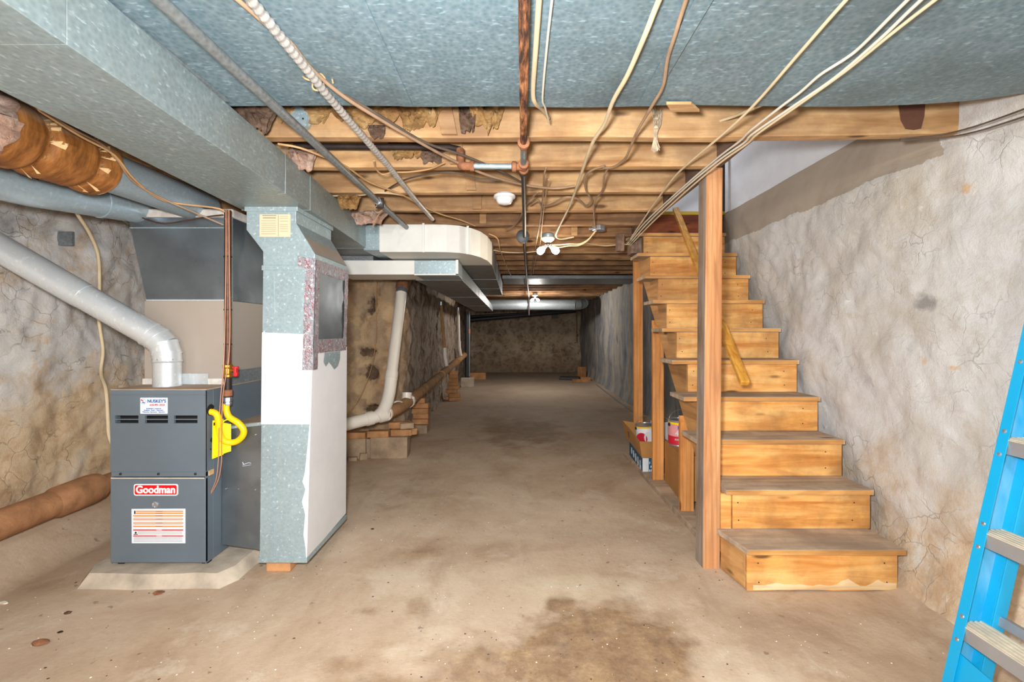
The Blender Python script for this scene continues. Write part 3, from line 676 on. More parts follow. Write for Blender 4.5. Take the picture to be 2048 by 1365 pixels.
# upper door with two rows of three louvre slots
zt, zb = FZ1-.003, fzz(944); rows = [(fzz(838.5), fzz(831.5)), (fzz(847), fzz(840.5))]; cols = [(fx(230), fx(277)), (fx(290), fx(336)), (fx(348), fx(395))]
zs = [zb, rows[1][0], rows[1][1], rows[0][0], rows[0][1], zt]; xs = [FX0, cols[0][0], cols[0][1], cols[1][0], cols[1][1], cols[2][0], cols[2][1], FX1]
mb = MB()
for i in range(5):
    for j in range(7):
        if i in (1, 3) and j in (1, 3, 5): continue
        mb.box(xs[j], xs[j+1], FY0, FY0+.012, zs[i], zs[i+1])
ud = build(mb, 'upper_door', 'furnace', fur)
mb = MB(); mb.box(FX0+.002, FX1-.002, FY0-.003, FY0, fzz(792), fzz(790)); build(mb, 'crease', 'furnace', ud)
mb = MB(); mb.box(FX0, FX1, FY0+.004, FY0+.02, fzz(955), fzz(944.5)); mr = build(mb, 'middle_rail', 'furnace', fur, bevel=.002)
for px in (240, 316, 390):
    mb = MB(); mb.lathe((fx(px), FY0+.004, fzz(949)), (0, -1, 0), [(.006, 0), (.006, .003), (.003, .005)], 10); build(mb, 'screw', 'print_black', mr)
mb = MB(); mb.box(FX0, FX1, FY0, FY0+.02, FZ0+.006, fzz(957)); ld = build(mb, 'lower_door', 'furnace', fur, bevel=.003)
mb = MB(); mb.lathe((fx(311), FY0, fzz(1010)), (0, -1, 0), [(.016, 0), (.016, .004), (.011, .006), (.009, .003)], 18); build(mb, 'sight_glass', 'chrome', ld, smooth=40)
mb = MB(); mb.box(FX0+.004, FX1-.004, FY0-.0015, FY0, fzz(957.5), fzz(956)); build(mb, 'lip', 'chip', ld)
for x in (FX0+.02, FX1-.03):
    mb = MB(); mb.box(x, x+.03, FY0+.02, FY0+.05, FZ0-.01, FZ0); build(mb, 'foot', 'black', fur)
def rrect(x0, x1, z0, z1, r, n=5):
    out = []
    for cx, cz, a0 in ((x1-r, z1-r, 0), (x0+r, z1-r, 90), (x0+r, z0+r, 180), (x1-r, z0+r, 270)):
        for i in range(n+1):
            a = math.radians(a0+90*i/n); out.append((cx+r*math.cos(a), cz+r*math.sin(a)))
    return out
Y = FY0
mb = MB(); mb.prism_y(rrect(fx(268.5), fx(356.5), fzz(991.5), fzz(968.5), .01), Y-.003, Y); bd = build(mb, 'brand_badge', 'badge_white', fur); bd['label'] = 'red badge with white lettering'
mb = MB(); mb.prism_y(rrect(fx(270.5), fx(354.5), fzz(989.5), fzz(970.5), .008), Y-.0038, Y-.003); build(mb, 'badge_field', 'badge_red', bd)
text('Goodman', .05, (fx(312.5), Y-.0042, fzz(980)), 'badge_white', bd, width=.19, bold=.0016)
mb = MB(); mb.prism_y(rrect(fx(281), fx(335.5), fzz(828), fzz(796), .003), Y-.0015, Y); sk = build(mb, 'service_sticker', 'white_paper', fur); sk['label'] = 'white contractor sticker with blue and red print'
text("NUSKEY'S", .021, (fx(314), Y-.002, fzz(803)), 'print_blue', sk, width=.090, bold=.0006)
text('610-991-2223', .013, (fx(315), Y-.002, fzz(810.5)), 'print_red', sk, width=.072, bold=.0004)
text('Residential & Commercial', .009, (fx(308), Y-.002, fzz(817.7)), 'print_blue', sk, width=.070)
text('Installation - Repairs - Maintenance', .009, (fx(308), Y-.002, fzz(821)), 'print_blue', sk, width=.095)
text('Maintenance Agreements - Inspections', .009, (fx(308), Y-.002, fzz(824.3)), 'print_blue', sk, width=.108)
mb = MB(); c0 = (fx(287), fzz(803.5))
ringo = [(c0[0]+.0135*math.cos(a), c0[1]+.0135*math.sin(a)) for a in [2*math.pi*i/24 for i in range(24)]]; ringi = [(c0[0]+.0122*math.cos(a), c0[1]+.0122*math.sin(a)) for a in [2*math.pi*i/24 for i in range(24)]]
mb.add([(x, Y-.002, z) for x, z in ringo]+[(x, Y-.002, z) for x, z in ringi], [(i, (i+1) % 24, 24+(i+1) % 24, 24+i) for i in range(24)]); build(mb, 'logo_ring', 'print_blue', sk)
mb = MB(); mb.beam((c0[0]-.011, Y-.002, c0[1]+.009), (c0[0]+.001, Y-.002, c0[1]+.001), .0005, .005); mb.beam((c0[0]+.002, Y-.002, c0[1]+.009), (c0[0]+.002, Y-.002, c0[1]-.003), .0005, .0035); build(mb, 'logo_mark_red', 'print_red', sk)
mb = MB(); mb.beam((c0[0]-.005, Y-.002, c0[1]-.005), (c0[0]+.008, Y-.002, c0[1]-.006), .0005, .005); mb.beam((c0[0]-.004, Y-.0022, c0[1]+.004), (c0[0]-.004, Y-.0022, c0[1]-.006), .0005, .0035); build(mb, 'logo_mark_blue', 'print_blue', sk)
mb = MB(); mb.prism_y([(fx(264), fzz(1087)), (fx(371), fzz(1087)), (fx(371), fzz(1018)), (fx(263.5), fzz(1018.5))], Y-.0015, Y); wl_ = build(mb, 'warning_label', 'white_paper', fur); wl_['label'] = 'white warning label ruled with orange and red bars'
for py in (1023.2, 1027, 1032, 1038.8, 1046.5, 1053.3):
    mb = MB(); x0 = 272.5 if py < 1028 else 267; mb.box(fx(x0), fx(367), Y-.002, Y-.0015, fzz(py+1.2), fzz(py-1.2)); build(mb, 'orange_bar', 'print_orange', wl_)
    text('WARNING', .005, (fx(319), Y-.0024, fzz(py)), 'print_black', wl_, width=.035, depth=.0002)
for py in (1060.5, 1072.5):
    mb = MB(); mb.box(fx(267), fx(367), Y-.002, Y-.0015, fzz(py+1.1), fzz(py-1.1)); build(mb, 'red_bar', 'print_red', wl_)
    text('WARNING', .005, (fx(319), Y-.0024, fzz(py)), 'badge_white', wl_, width=.028, depth=.0002)
mb = MB()
for py in (1034.8, 1042, 1049.5, 1063.5, 1066, 1068.5, 1075.5, 1078, 1080.5, 1083):
    mb.box(fx(268 if not 1063 < py < 1069 else 276), fx(365), Y-.0019, Y-.0015, fzz(py+.35), fzz(py-.35))
build(mb, 'fine_print', 'print_grey', wl_)
mb = MB(); mb.box(fx(268.8), fx(271.6), Y-.002, Y-.0015, fzz(1028.5), fzz(1022)); build(mb, 'pictogram', 'print_black', wl_)
mb = MB(); mb.lathe((fx(272), Y-.0015, fzz(1066)), (0, -1, 0), [(.005, 0), (.005, .0005)], 10); build(mb, 'pictogram', 'print_black', wl_)
mb = MB(); mb.box(fx(268), fx(276), Y-.002, Y-.0015, fzz(1070), fzz(1068.5)); build(mb, 'pictogram', 'print_black', wl_)
# side knock-out holes
for (yy, zz, r) in ((2.315, fzz(823), .028), (2.325, fzz(885), .012), (2.315, fzz(903), .004)):
    mb = MB(); mb.lathe((FX1+.0005, yy, zz), (1, 0, 0), [(r, 0), (r, .0015)], 18); build(mb, 'knockout_hole', 'black', fur)
mb = MB(); mb.lathe((FX1+.001, 2.345, fzz(828)), (1, 0, 0), [(.02, 0), (.02, .004), (.014, .005)], 14); build(mb, 'bushing', 'chrome', fur)
mb = MB(); mb.box(FX1, FX1+.004, 2.30, 2.335, fzz(955), fzz(945)); build(mb, 'latch', 'kraft_edge', fur)
mb = MB(); mb.box(FX0-.03, FX0, 2.33, 2.40, fzz(928), fzz(890)); jb = build(mb, 'switch_box', 'chrome', fur, bevel=.003)
mb = MB(); mb.box(FX0-.03, FX0-.001, 2.322, 2.33, fzz(930), fzz(888)); build(mb, 'red_cover', 'red', jb, bevel=.002)

# coil cabinet
coil = thing('coil_cabinet', 'beige evaporator coil cabinet sitting on the furnace', 'coil cabinet', (-1.73, 2.75, FZ1))
mb = MB(); mb.box(-1.965, -1.5, 2.49, 3.0, FZ1+.002, 1.357); build(mb, 'case', 'beige', coil, bevel=.004)
mb = MB(); mb.box(-1.97, -1.497, 2.484, 2.49, FZ1+.002, .945); build(mb, 'flashing', 'mastic', coil, bevel=.001)
mb = MB(); mb.box(-1.76, -1.62, 2.478, 2.484, FZ1+.003, .972); build(mb, 'foil_patch', 'flue', coil)
mb = MB(); mb.box(-1.4995, -1.493, 2.47, 2.99, FZ1+.002, .985); build(mb, 'side_flashing', 'galv_dark', coil, bevel=.001)
# supply plenum
plen_t = thing('supply_plenum', 'shiny flared sheet metal plenum above the beige coil cabinet', 'plenum', (-1.76, 2.75, 1.357))
mb = MB(); mb.hexa([(-1.955, 2.495, 1.357), (-1.502, 2.495, 1.357), (-1.502, 2.99, 1.357), (-1.955, 2.99, 1.357), (-2.055, 2.495, 1.80), (-1.502, 2.495, 1.80), (-1.502, 3.05, 1.80), (-2.055, 3.05, 1.80)]); pb = build(mb, 'body', 'plenum', plen_t, bevel=.002)
mb = MB(); mb.box(-2.065, -1.495, 2.488, 3.06, 1.80, 1.80+.045); build(mb, 'mastic_seal', 'mastic', plen_t, bevel=.008)
mb = MB(); mb.box(-2.045, -1.507, 2.4925, 2.495, 1.742, 1.747); mb.box(-1.508, -1.498, 2.488, 2.4965, 1.36, 1.80); build(mb, 'seam', 'galv', pb)
mb = MB(); mb.hexa([(-1.955, 2.492, 1.352), (-1.5, 2.492, 1.352), (-1.5, 2.497, 1.352), (-1.955, 2.497, 1.352), (-1.957, 2.492, 1.364), (-1.5, 2.492, 1.364), (-1.5, 2.497, 1.364), (-1.957, 2.497, 1.364)]); build(mb, 'foil_joint', 'flue', plen_t)
# flue
flue = thing('flue_pipe', 'bright galvanized flue pipe bending from the furnace up to the left wall', 'flue pipe', (-1.79, 2.42, FZ1))
c = Vector((-1.79, 2.42, 0)); r = .063
pe = W(0, 497, 2.28); pe = pe+(pe-Vector((-1.80, 2.41, 1.135)))*.12; ps = Vector((-1.845, 2.412, 1.165))
mb = MB(); mb.tube([(-1.79, 2.42, FZ1+.002), (-1.79, 2.42, 1.06)], r, 28); build(mb, 'vertical_section', 'flue', flue, smooth=40)
el = [Vector((-1.79, 2.42, 1.045)), Vector((-1.793, 2.42, 1.08)), Vector((-1.806, 2.418, 1.125)), Vector((-1.838, 2.414, 1.158)), ps+(pe-ps).normalized()*.03]
for a, b in zip(el, el[1:]):
    mb = MB(); d = (b-a).normalized(); mb.tube([a-d*.012, b+d*.012], r+.0015, 28); mb.tube([b-d*.004, b+d*.004], r+.005, 28); build(mb, 'elbow_gore', 'flue', flue, smooth=40)
mid = ps.lerp(pe, .42)
mb = MB(); mb.tube([ps, mid+(pe-ps).normalized()*.03], r, 28); build(mb, 'slanted_section', 'flue', flue, smooth=40)
mb = MB(); mb.tube([mid, pe], r+.0025, 28); build(mb, 'slanted_section', 'flue', flue, smooth=40)
for a in (el[0]-Vector((0, 0, .01)),):
    mb = MB(); mb.lathe(a, (0, 0, 1), [(r+.001, 0), (r+.005, .004), (r+.001, .01)], 28); build(mb, 'bead', 'flue', flue, smooth=40)
for k in range(5):
    an = -2.6+k*.5; mb = MB(); p = Vector((-1.79+r*math.cos(an), 2.42+r*math.sin(an), 1.052)); mb.lathe(p, (math.cos(an), math.sin(an), 0), [(.004, 0), (.004, .004)], 8); build(mb, 'screw', 'chrome', flue)

# gas line
gas = thing('gas_pipe', 'rusty vertical gas pipe with brass valve and red handle beside the furnace', 'gas pipe', (-1.437, 2.35, .85))
gx, gy = -1.437, 2.352
def gz(py): return CAMZ-(py-CY)/F*gy
mb = MB(); mb.tube([(gx-.0, gy, 1.80), (gx, gy, gz(728))], .0165, 14); build(mb, 'pipe', 'gaspipe', gas, smooth=40)
mb = MB(); mb.lathe((gx, gy, gz(756)), (0, 0, 1), [(.019, 0), (.024, .004), (.024, .016), (.019, .02), (.019, .048), (.024, .052), (.024, .064), (.019, .068)], 8); va = build(mb, 'valve_body', 'brass', gas, bevel=.002)
mb = MB(); mb.tube([(gx+.015, gy-.004, gz(741)), (gx+.042, gy-.006, gz(741))], .006, 10); build(mb, 'stem', 'brass', va)
mb = MB(); mb.box(gx+.036, gx+.050, gy-.016, gy+.006, gz(747), gz(733)); mb.box(gx+.028, gx+.056, gy-.014, gy+.004, gz(737), gz(733)); mb.box(gx+.034, gx+.052, gy-.014, gy+.004, gz(753), gz(745)); build(mb, 'lever_handle', 'red', va, bevel=.003)
mb = MB(); mb.tube([(gx, gy, gz(755)), (gx, gy, gz(785))], .0165, 12); build(mb, 'nipple', 'iron', gas, smooth=40)
mb = MB(); mb.lathe((gx, gy, gz(793)), (0, 0, 1), [(.016, 0), (.022, .004), (.022, .03), (.016, .034)], 12); build(mb, 'coupling', 'rust_fit', gas, smooth=30)
for py in (515, 621, 690):
    mb = MB(); mb.lathe((gx, gy, gz(py)), (0, 0, 1), [(.019, 0), (.019, .006)], 14); build(mb, 'cable_tie', 'print_black', gas)
hose = thing('gas_hose', 'coiled yellow flexible gas connector looping beside the furnace', 'gas hose', (-1.40, 2.35, .62))
mb = MB(); mb.lathe((gx, gy, gz(812)), (0, 0, 1), [(.012, 0), (.017, .002), (.019, .014), (.015, .018), (.019, .022), (.019, .04), (.014, .044)], 6); build(mb, 'flare_nut', 'chrome', hose, bevel=.001)
hp = [W(453, 808, 2.352), W(453, 822, 2.352), W(459, 835, 2.352), W(476, 846, 2.355), W(487, 860, 2.36), W(485, 873, 2.365), W(472, 884, 2.37), W(456, 885, 2.36), W(444, 878, 2.345), W(438, 862, 2.335), W(437, 845, 2.325), W(434, 831, 2.318), W(426, 825, 2.315), W(412, 824, 2.31)]
mb = MB(); mb.tube(hp, .0155, 14, 6); build(mb, 'flexible_tube', 'yellow', hose, smooth=60)
tagt = thing('warning_tag', 'yellow folded paper tag hanging from the gas hose', 'tag', tuple(W(440, 918, 2.33)))
mb = MB(); a, b, c1, d = W(425, 842, 2.31), W(447, 838, 2.36), W(447, 910, 2.36), W(424, 919, 2.31); off = Vector((-.0008, .0008, 0)); mb.hexa([d, c1, c1+off, d+off, a, b, b+off, a+off]); t1 = build(mb, 'front_leaf', 'yellow_tag', tagt)
mb = MB(); a, b, c1, d = W(447, 846, 2.362), W(462, 849, 2.372), W(462, 903, 2.372), W(447, 908, 2.362); off = Vector((0, .0008, 0)); mb.hexa([d, c1, c1+off, d+off, a, b, b+off, a+off]); build(mb, 'back_leaf', 'yellow_tag', tagt)
mb = MB(); mb.hexa([W(427, 852, 2.3125), W(431, 851, 2.3225), W(431, 851, 2.3235), W(427, 852, 2.3135), W(427, 846, 2.3125), W(431, 845, 2.3225), W(431, 845, 2.3235), W(427, 846, 2.3135)]); build(mb, 'print_mark', 'print_black', t1)
mb = MB(); mb.tube([W(443, 850, 2.33), W(449, 842, 2.33), W(461, 838, 2.335)], .003, 6, 3); build(mb, 'strap', 'yellow_tag', tagt)
for i, (pts, lab) in enumerate(((([(452, 420), (452, 520), (450, 640), (447, 735), (441, 800), (438, 860), (437, 915), (432, 960), (419, 990)]), 'thin copper thermostat wire strapped to the gas pipe, ending bare by the lower door'), (([(458, 420), (459, 540), (459, 700), (446, 790), (443, 880), (443, 925), (436, 962), (420, 991)]), 'second copper wire hanging beside the yellow hose'))):
    mb = MB(); mb.tube([W(x, y, 2.325 if y < 760 else 2.32-.0*i) for x, y in pts], .0024, 8, 5); o = build(mb, 'thermostat_wire', 'copper', smooth=60); tag(o, lab, 'wire')

# ------------------------------------------------------------------ return duct drop
DF, DBT, DBB = 2.30, 2.74, 2.83
def dx(px): return (px-CX)/F*DF
def dz(py): return CAMZ-(py-CY)/F*DF
drop = thing('return_duct', 'tall galvanized return duct with white painted faces beside the furnace', 'duct', (-1.12, 2.5, .06))
zj = dz(537)
TL, TR, BL, BR = (dx(526), zj), (dx(629.5), zj), (dx(519), .078), (dx(613), .074)
def dlow(t): return DBB+(DBT-DBB)*((t-.076)/(zj-.076))
mb = MB(); mb.hexa([(BL[0], DF, BL[1]), (BR[0], DF, BR[1]), (BR[0], DBB, BR[1]+.02), (BL[0], DBB, BL[1]+.02), (TL[0], DF, zj), (TR[0], DF, zj), (TR[0], DBT, zj), (TL[0], DBT, zj)]); lb = build(mb, 'lower_section', 'galv', drop, bevel=.002)
boot = [(dx(526), zj), (dx(629.5), zj), (dx(629.5), dz(508)), (dx(592), dz(446)), (dx(592), dz(417)), (dx(493), dz(417)), (dx(493), dz(460)), (dx(526), dz(503))]
mb = MB(); mb.prism_y(boot, DF, DBT); bt = build(mb, 'offset_boot', 'galv', drop, bevel=.002)
mb = MB(); mb.hexa([(dx(629.5)+.001, DF+.005, dz(507)), (dx(629.5)+.0016, DF+.005, dz(507)), (dx(629.5)+.0016, DBT-.005, dz(507)), (dx(629.5)+.001, DBT-.005, dz(507)), (dx(593), DF+.005, dz(450)), (dx(593)+.0012, DF+.005, dz(450)), (dx(593)+.0012, DBT-.005, dz(450)), (dx(593), DBT-.005, dz(450))]); build(mb, 'slanted_face', 'tan_metal', bt)
mb = MB(); mb.box(dx(490), dx(596), DF-.006, DBT+.006, dz(423), dz(412)); build(mb, 'collar', 'galv', drop, bevel=.002)
mb = MB(); mb.box(dx(525)-.003, dx(630)+.003, DF-.004, DBT+.003, dz(541), dz(531)); build(mb, 'drive_cleat', 'galv', drop, bevel=.002)
mb = MB(); mb.box(BL[0]-.004, BR[0]+.004, DF-.004, DBB+.004, .062, .088); build(mb, 'bottom_rim', 'galv', drop, bevel=.002)
for px, y0, y1 in ((548, 541, 667), (546, 850, 1112)):
    mb = MB(); mb.box(dx(px)-.0015, dx(px)+.0015, DF-.003, DF, dz(y1), dz(y0)); build(mb, 'seam', 'galv', lb)
# white painted bands
def front_x(z, s): k = (z-.076)/(zj-.076); return (BL[0]+(TL[0]-BL[0])*k, BR[0]+(TR[0]-BR[0])*k)[s]
za, zb_ = dz(849), dz(667)
mb = MB(); mb.hexa([(front_x(za, 0), DF-.0016, za), (front_x(za, 1), DF-.0016, za), (front_x(za, 1), DF, za), (front_x(za, 0), DF, za), (front_x(zb_, 0), DF-.0016, zb_+.004), (front_x(zb_, 1), DF-.0016, zb_-.006), (front_x(zb_, 1), DF, zb_-.006), (front_x(zb_, 0), DF, zb_+.004)]); build(mb, 'white_band', 'white_wrap', drop)
zc = dz(700)
mb = MB(); mb.hexa([(front_x(.076, 1)+.0002, DF-.002, .080), (front_x(.076, 1)+.0022, DF-.002, .080), (front_x(.076, 1)+.0022, DBB, .1), (front_x(.076, 1)+.0002, DBB, .1), (front_x(zc, 1)+.0002, DF-.002, zc), (front_x(zc, 1)+.0022, DF-.002, zc), (front_x(zc, 1)+.0022, dlow(zc), zc), (front_x(zc, 1)+.0002, dlow(zc), zc)]); build(mb, 'white_side', 'white_wrap', drop)
# ragged white flap on the lower front edge
fl_ = [(front_x(z, 1)-w, z) for z, w in ((za, .003), (.60, .012), (.50, .020), (.46, .030), (.42, .014), (.36, .030), (.30, .012), (.2, .018), (.14, .006), (.08, .001))]
mb = MB(); mb.prism_y(fl_+[(front_x(.08, 1), .08), (front_x(za, 1), za)], DF-.0017, DF-.0002); build(mb, 'torn_wrap', 'white_wrap', drop)
# access panel and tape
def side(y, z): return front_x(z, 1)+.003
def sidequad(y0, y1, z0, z1, th, mat, name, par, off=.0, j=0):
    mb = MB(); us = steps((y0, y1, .03)); v_ = steps((z0, z1, .03))
    g = grid(lambda y, z: (side(y, z)+off+j*mn.noise(Vector((y*40, z*40, 1))), y, z), us, v_); nn = len(g.v)
    g.v += [v+Vector((-th, 0, 0)) for v in g.v[:nn]]; g.f += [tuple(nn+i for i in reversed(f)) for f in g.f]
    return build(g, name, mat, par, smooth=60)
z0p, z1p = 1.135, 1.52
acc = sidequad(DF+.03, DBT-.01, z0p, z1p, .001, 'plenum', 'access_panel', drop, 0, .002)
sidequad(DF+.005, DBT+.004, z1p-.035, z1p+.028, .001, 'tape', 'tape_strip', acc, .002, .004)
sidequad(DF+.002, DBT+.004, z0p-.05, z0p+.02, .001, 'tape', 'tape_strip', acc, .002, .004)
sidequad(DF, DF+.05, z0p-.13, z1p+.02, .001, 'tape', 'tape_strip', acc, .0035, .004)
sidequad(DBT-.05, DBT+.004, z0p-.02, z1p, .001, 'tape', 'tape_strip', acc, .0035, .004)
g = grid(lambda x, z: (front_x(z, 1)+.004-x, DF-.004+.003*mn.noise(Vector((x*50, z*50, 3))), z), steps((0, .05, .01)), steps((z0p-.13, z1p+.035, .02))); build(g, 'tape_strip', 'tape', acc, smooth=60)
g = grid(lambda x, z: (front_x(z, 1)+.004-x, DF-.006+.003*mn.noise(Vector((x*50, z*50, 3))), z+.3*x), steps((0, .085, .01)), steps((z1p-.03, z1p+.02, .01))); build(g, 'tape_end', 'tape', acc, smooth=60)
mb = MB(); q = [(2.44, 1.083), (2.66, 1.083), (2.66, 1.04), (2.63, 1.0), (2.58, .985), (2.53, 1.015), (2.50, 1.03), (2.46, 1.01), (2.43, 1.035)]
mb.add([(side(y, z)+.0005, y, z) for y, z in q], [tuple(range(len(q)))]); build(mb, 'bare_patch', 'galv', drop)
# installer's paper
mb = MB(); mb.box(dx(519.5), dx(581), DF-.001, DF, dz(474), dz(429)); pl = build(mb, 'paper_label', 'cream_paper', drop); pl['label'] = 'cream printed paper label'
mb = MB()
for py in (442, 447, 451, 455, 459, 463, 468): mb.box(dx(523), dx(552), DF-.0016, DF-.001, dz(py+.45), dz(py-.45))
for py in (433, 437, 443, 450, 454, 458, 463): mb.box(dx(560), dx(576), DF-.0016, DF-.001, dz(py+.4), dz(py-.4))
mb.box(dx(556.5), dx(557.5), DF-.0016, DF-.001, dz(473), dz(430)); build(mb, 'fine_print', 'print_grey', pl)
mb = MB(); mb.box(dx(525), dx(553), DF-.0016, DF-.001, dz(432.5), dz(430.5)); mb.box(dx(526), dx(552), DF-.0016, DF-.001, dz(437.5), dz(435.2)); build(mb, 'headline', 'print_grey', pl)
# plenum between furnace and drop
conn = thing('return_boot', 'dull galvanized box joining the furnace side to the tall return duct', 'duct', (-1.37, 2.55, .08))
mb = MB(); mb.hexa([(-1.497, 2.40, .105), (-1.255, 2.38, .080), (-1.255, 2.78, .08), (-1.497, 2.78, .105), (-1.497, 2.40, .705), (-1.255, 2.38, .735), (-1.255, 2.78, .735), (-1.497, 2.78, .705)]); cb = build(mb, 'box', 'plenum', conn, bevel=.002)
mb = MB(); mb.hexa([(-1.497, 2.396, .692), (-1.255, 2.376, .722), (-1.255, 2.38, .722), (-1.497, 2.40, .692), (-1.497, 2.396, .706), (-1.255, 2.376, .737), (-1.255, 2.38, .737), (-1.497, 2.40, .706)]); build(mb, 'flange', 'galv', conn)
mb = MB(); mb.hexa([(-1.499, 2.42, .706), (-1.24, 2.39, .7365), (-1.24, 2.78, .7365), (-1.499, 2.78, .706), (-1.499, 2.42, .7075), (-1.24, 2.39, .738), (-1.24, 2.78, .738), (-1.499, 2.78, .7075)]); build(mb, 'dusty_top', 'furnace_top', conn)
mb = MB(); mb.box(-1.263, -1.252, 2.374, 2.378, .085, .735); build(mb, 'corner_cleat', 'galv', conn)
mb = MB(); mb.tube([W(485, 925, 2.383), W(487, 929, 2.383)], .0012, 5); mb.tube([W(486, 930, 2.383), W(492, 928, 2.383), W(497, 926, 2.382), W(502, 927, 2.382)], .0012, 5); mb.tube([W(485, 933, 2.383), W(502, 930, 2.382)], .0008, 5); build(mb, 'chalk_mark', 'white_paper', conn)
for px, py in ((511, 870), (511, 980), (452, 978), (478, 978)):
    mb = MB(); q = W(px, py, 2.384 if px > 500 else 2.396); mb.lathe(q, (0, -1, 0), [(.003, 0), (.003, .004)], 8); build(mb, 'screw', 'chrome', conn)
BR_ = thing('brick', 'lone orange brick wedged under the tall return duct', 'brick', tuple(W(557, 1136, 2.33)))
mb = MB(); mb.box(-1.235, -1.115, 2.33, 2.42, 0, .06); build(mb, 'brick_body', 'brick', BR_, bevel=.006)

# ------------------------------------------------------------------ main trunk and branch ducts
def tr(D): return -.90-.054*D
TZ0, TZ1 = 1.803, 1.975
trunk = thing('trunk_duct', 'long rectangular galvanized trunk duct running overhead from the near left', 'duct', (-1.2, 1.5, TZ0))
secs = [(-2.5, -.6), (-.6, 1.0), (1.0, 2.36), (2.36, 3.43)]
for a, b in secs:
    mb = MB(); mb.hexa([(tr(a)-.34, a, TZ0), (tr(a), a, TZ0), (tr(b), b, TZ0), (tr(b)-.34, b, TZ0), (tr(a)-.34, a, TZ1), (tr(a), a, TZ1), (tr(b), b, TZ1), (tr(b)-.34, b, TZ1)]); sec = build(mb, 'section', 'trunk', trunk, bevel=.002)
    if b > 1.2:
        mb = MB(); mb.hexa([(tr(b)-.342, b-.006, TZ0-.002), (tr(b)+.003, b-.006, TZ0-.002), (tr(b)+.003, b+.002, TZ0-.002), (tr(b)-.342, b+.002, TZ0-.002), (tr(b)-.342, b-.006, TZ1), (tr(b)+.003, b-.006, TZ1), (tr(b)+.003, b+.002, TZ1), (tr(b)-.342, b+.002, TZ1)]); build(mb, 'joint', 'trunk', sec)
mb = MB(); mb.hexa([(tr(3.43)-.34, 3.43, TZ0), (tr(3.43), 3.43, TZ0), (tr(4.2), 4.2, TZ0), (tr(4.2)-.34, 4.2, TZ0), (tr(3.43)-.34, 3.43, TZ1), (tr(3.43), 3.43, TZ1), (tr(4.2), 4.2, TZ1), (tr(4.2)-.34, 4.2, TZ1)]); build(mb, 'section', 'galv_far', trunk)
D = 2.06; mb = MB(); mb.tube([(tr(D)+.004, D, 1.995), (tr(D)+.006, D, 1.90), (tr(D)+.004, D, TZ0-.004), (tr(D)-.03, D, TZ0-.006)], .0018, 6); build(mb, 'hanger_wire', 'chrome', trunk)
mb = MB(); mb.hexa([(tr(1)-.33, YB+.1, TZ1), (tr(1)-.02, YB+.1, TZ1), (tr(1)-.02, 1.6, TZ1), (tr(1)-.33, 1.6, TZ1), (tr(1)-.33, YB+.1, 1.983), (tr(1)-.02, YB+.1, 1.983), (tr(1)-.02, 1.6, 1.983), (tr(1)-.33, 1.6, 1.983)]); build(mb, 'top_gap_filler', 'galv_dark', trunk)

EZ0, EZ1 = 1.775, 1.975
br1 = thing('branch_duct', 'white elbow duct turning off the trunk and running toward the back', 'duct', (-.6, 5.0, EZ0))
mb = MB(); mb.box(-1.10, -.985, 3.415, 3.88, EZ0+.012, EZ1); build(mb, 'collar', 'galv', br1, bevel=.003)
arc = [(-.60, 3.42), (-.5, 3.428), (-.41, 3.46), (-.33, 3.54), (-.27, 3.66), (-.225, 3.84), (-.20, 4.10)]
mb = MB(); mb.prism([(-.985, 3.42)]+arc+[(-.65, 4.10), (-.66, 4.0), (-.70, 3.9), (-.985, 3.88)], EZ0, EZ1); eb = build(mb, 'elbow', 'white_duct', br1)
for x, y in ((-.665, 3.412), (-.352, 3.50)):
    mb = MB(); mb.box(x-.008, x+.008, y-.004, y+.008, EZ0-.004, EZ1+.008); build(mb, 'standing_seam', 'white_duct', eb, bevel=.001)
for a, b in ((4.10, 5.2), (5.2, 6.3), (6.3, 7.4)):
    mb = MB(); mb.box(-.65, -.2, a, b-.003, EZ0, EZ1); s_ = build(mb, 'straight_section', 'galv_far', br1, bevel=.002)
    mb = MB(); mb.box(-.653, -.197, b-.012, b, EZ0-.003, EZ1); build(mb, 'joint', 'galv_far', s_)
br2 = thing('branch_duct', 'lower flat rectangular duct passing under the white elbow toward the back wall', 'duct', (-.7, 6.5, 1.645))
mb = MB(); mb.prism([(-1.42, 3.74), (-.80, 3.74), (-.80, 4.12), (-1.42, 4.12)], 1.65, 1.762); build(mb, 'white_section', 'white_duct', br2, bevel=.002)
mb = MB(); mb.box(-1.40, -1.14, 3.78, 4.08, 1.762, 1.803); build(mb, 'takeoff_collar', 'galv_far', br2)
mb = MB(); mb.prism([(-.80, 3.74), (-.455, 3.735), (-.455, 4.0), (-.462, 4.12), (-.80, 4.12)], 1.648, 1.762); build(mb, 'corner_section', 'galv', br2, bevel=.002)
mb = MB(); mb.box(-.47, -.45, 3.73, 3.735, 1.645, 1.765); mb.box(-.80, -.45, 3.73, 3.735, 1.643, 1.653); build(mb, 'end_lip', 'white_duct', br2)
for a, b in ((4.12, 6.1), (6.1, 8.1), (8.1, 10.15)):
    xo = lambda y: -.462-.003*(y-4)
    mb = MB(); mb.hexa([(-.87, a, 1.645), (xo(a), a, 1.645), (xo(b), b-.004, 1.645), (-.87, b-.004, 1.645), (-.87, a, 1.765), (xo(a), a, 1.765), (xo(b), b-.004, 1.765), (-.87, b-.004, 1.765)]); s_ = build(mb, 'straight_section', 'galv_far', br2, bevel=.002)
    mb = MB(); mb.box(-.873, xo(b)+.003, b-.014, b, 1.642, 1.766); build(mb, 'joint', 'galv_far', s_)
bkd = thing('round_duct', 'round galvanized duct crossing the far end below the joists', 'duct', (.4, 10.2, 1.68))
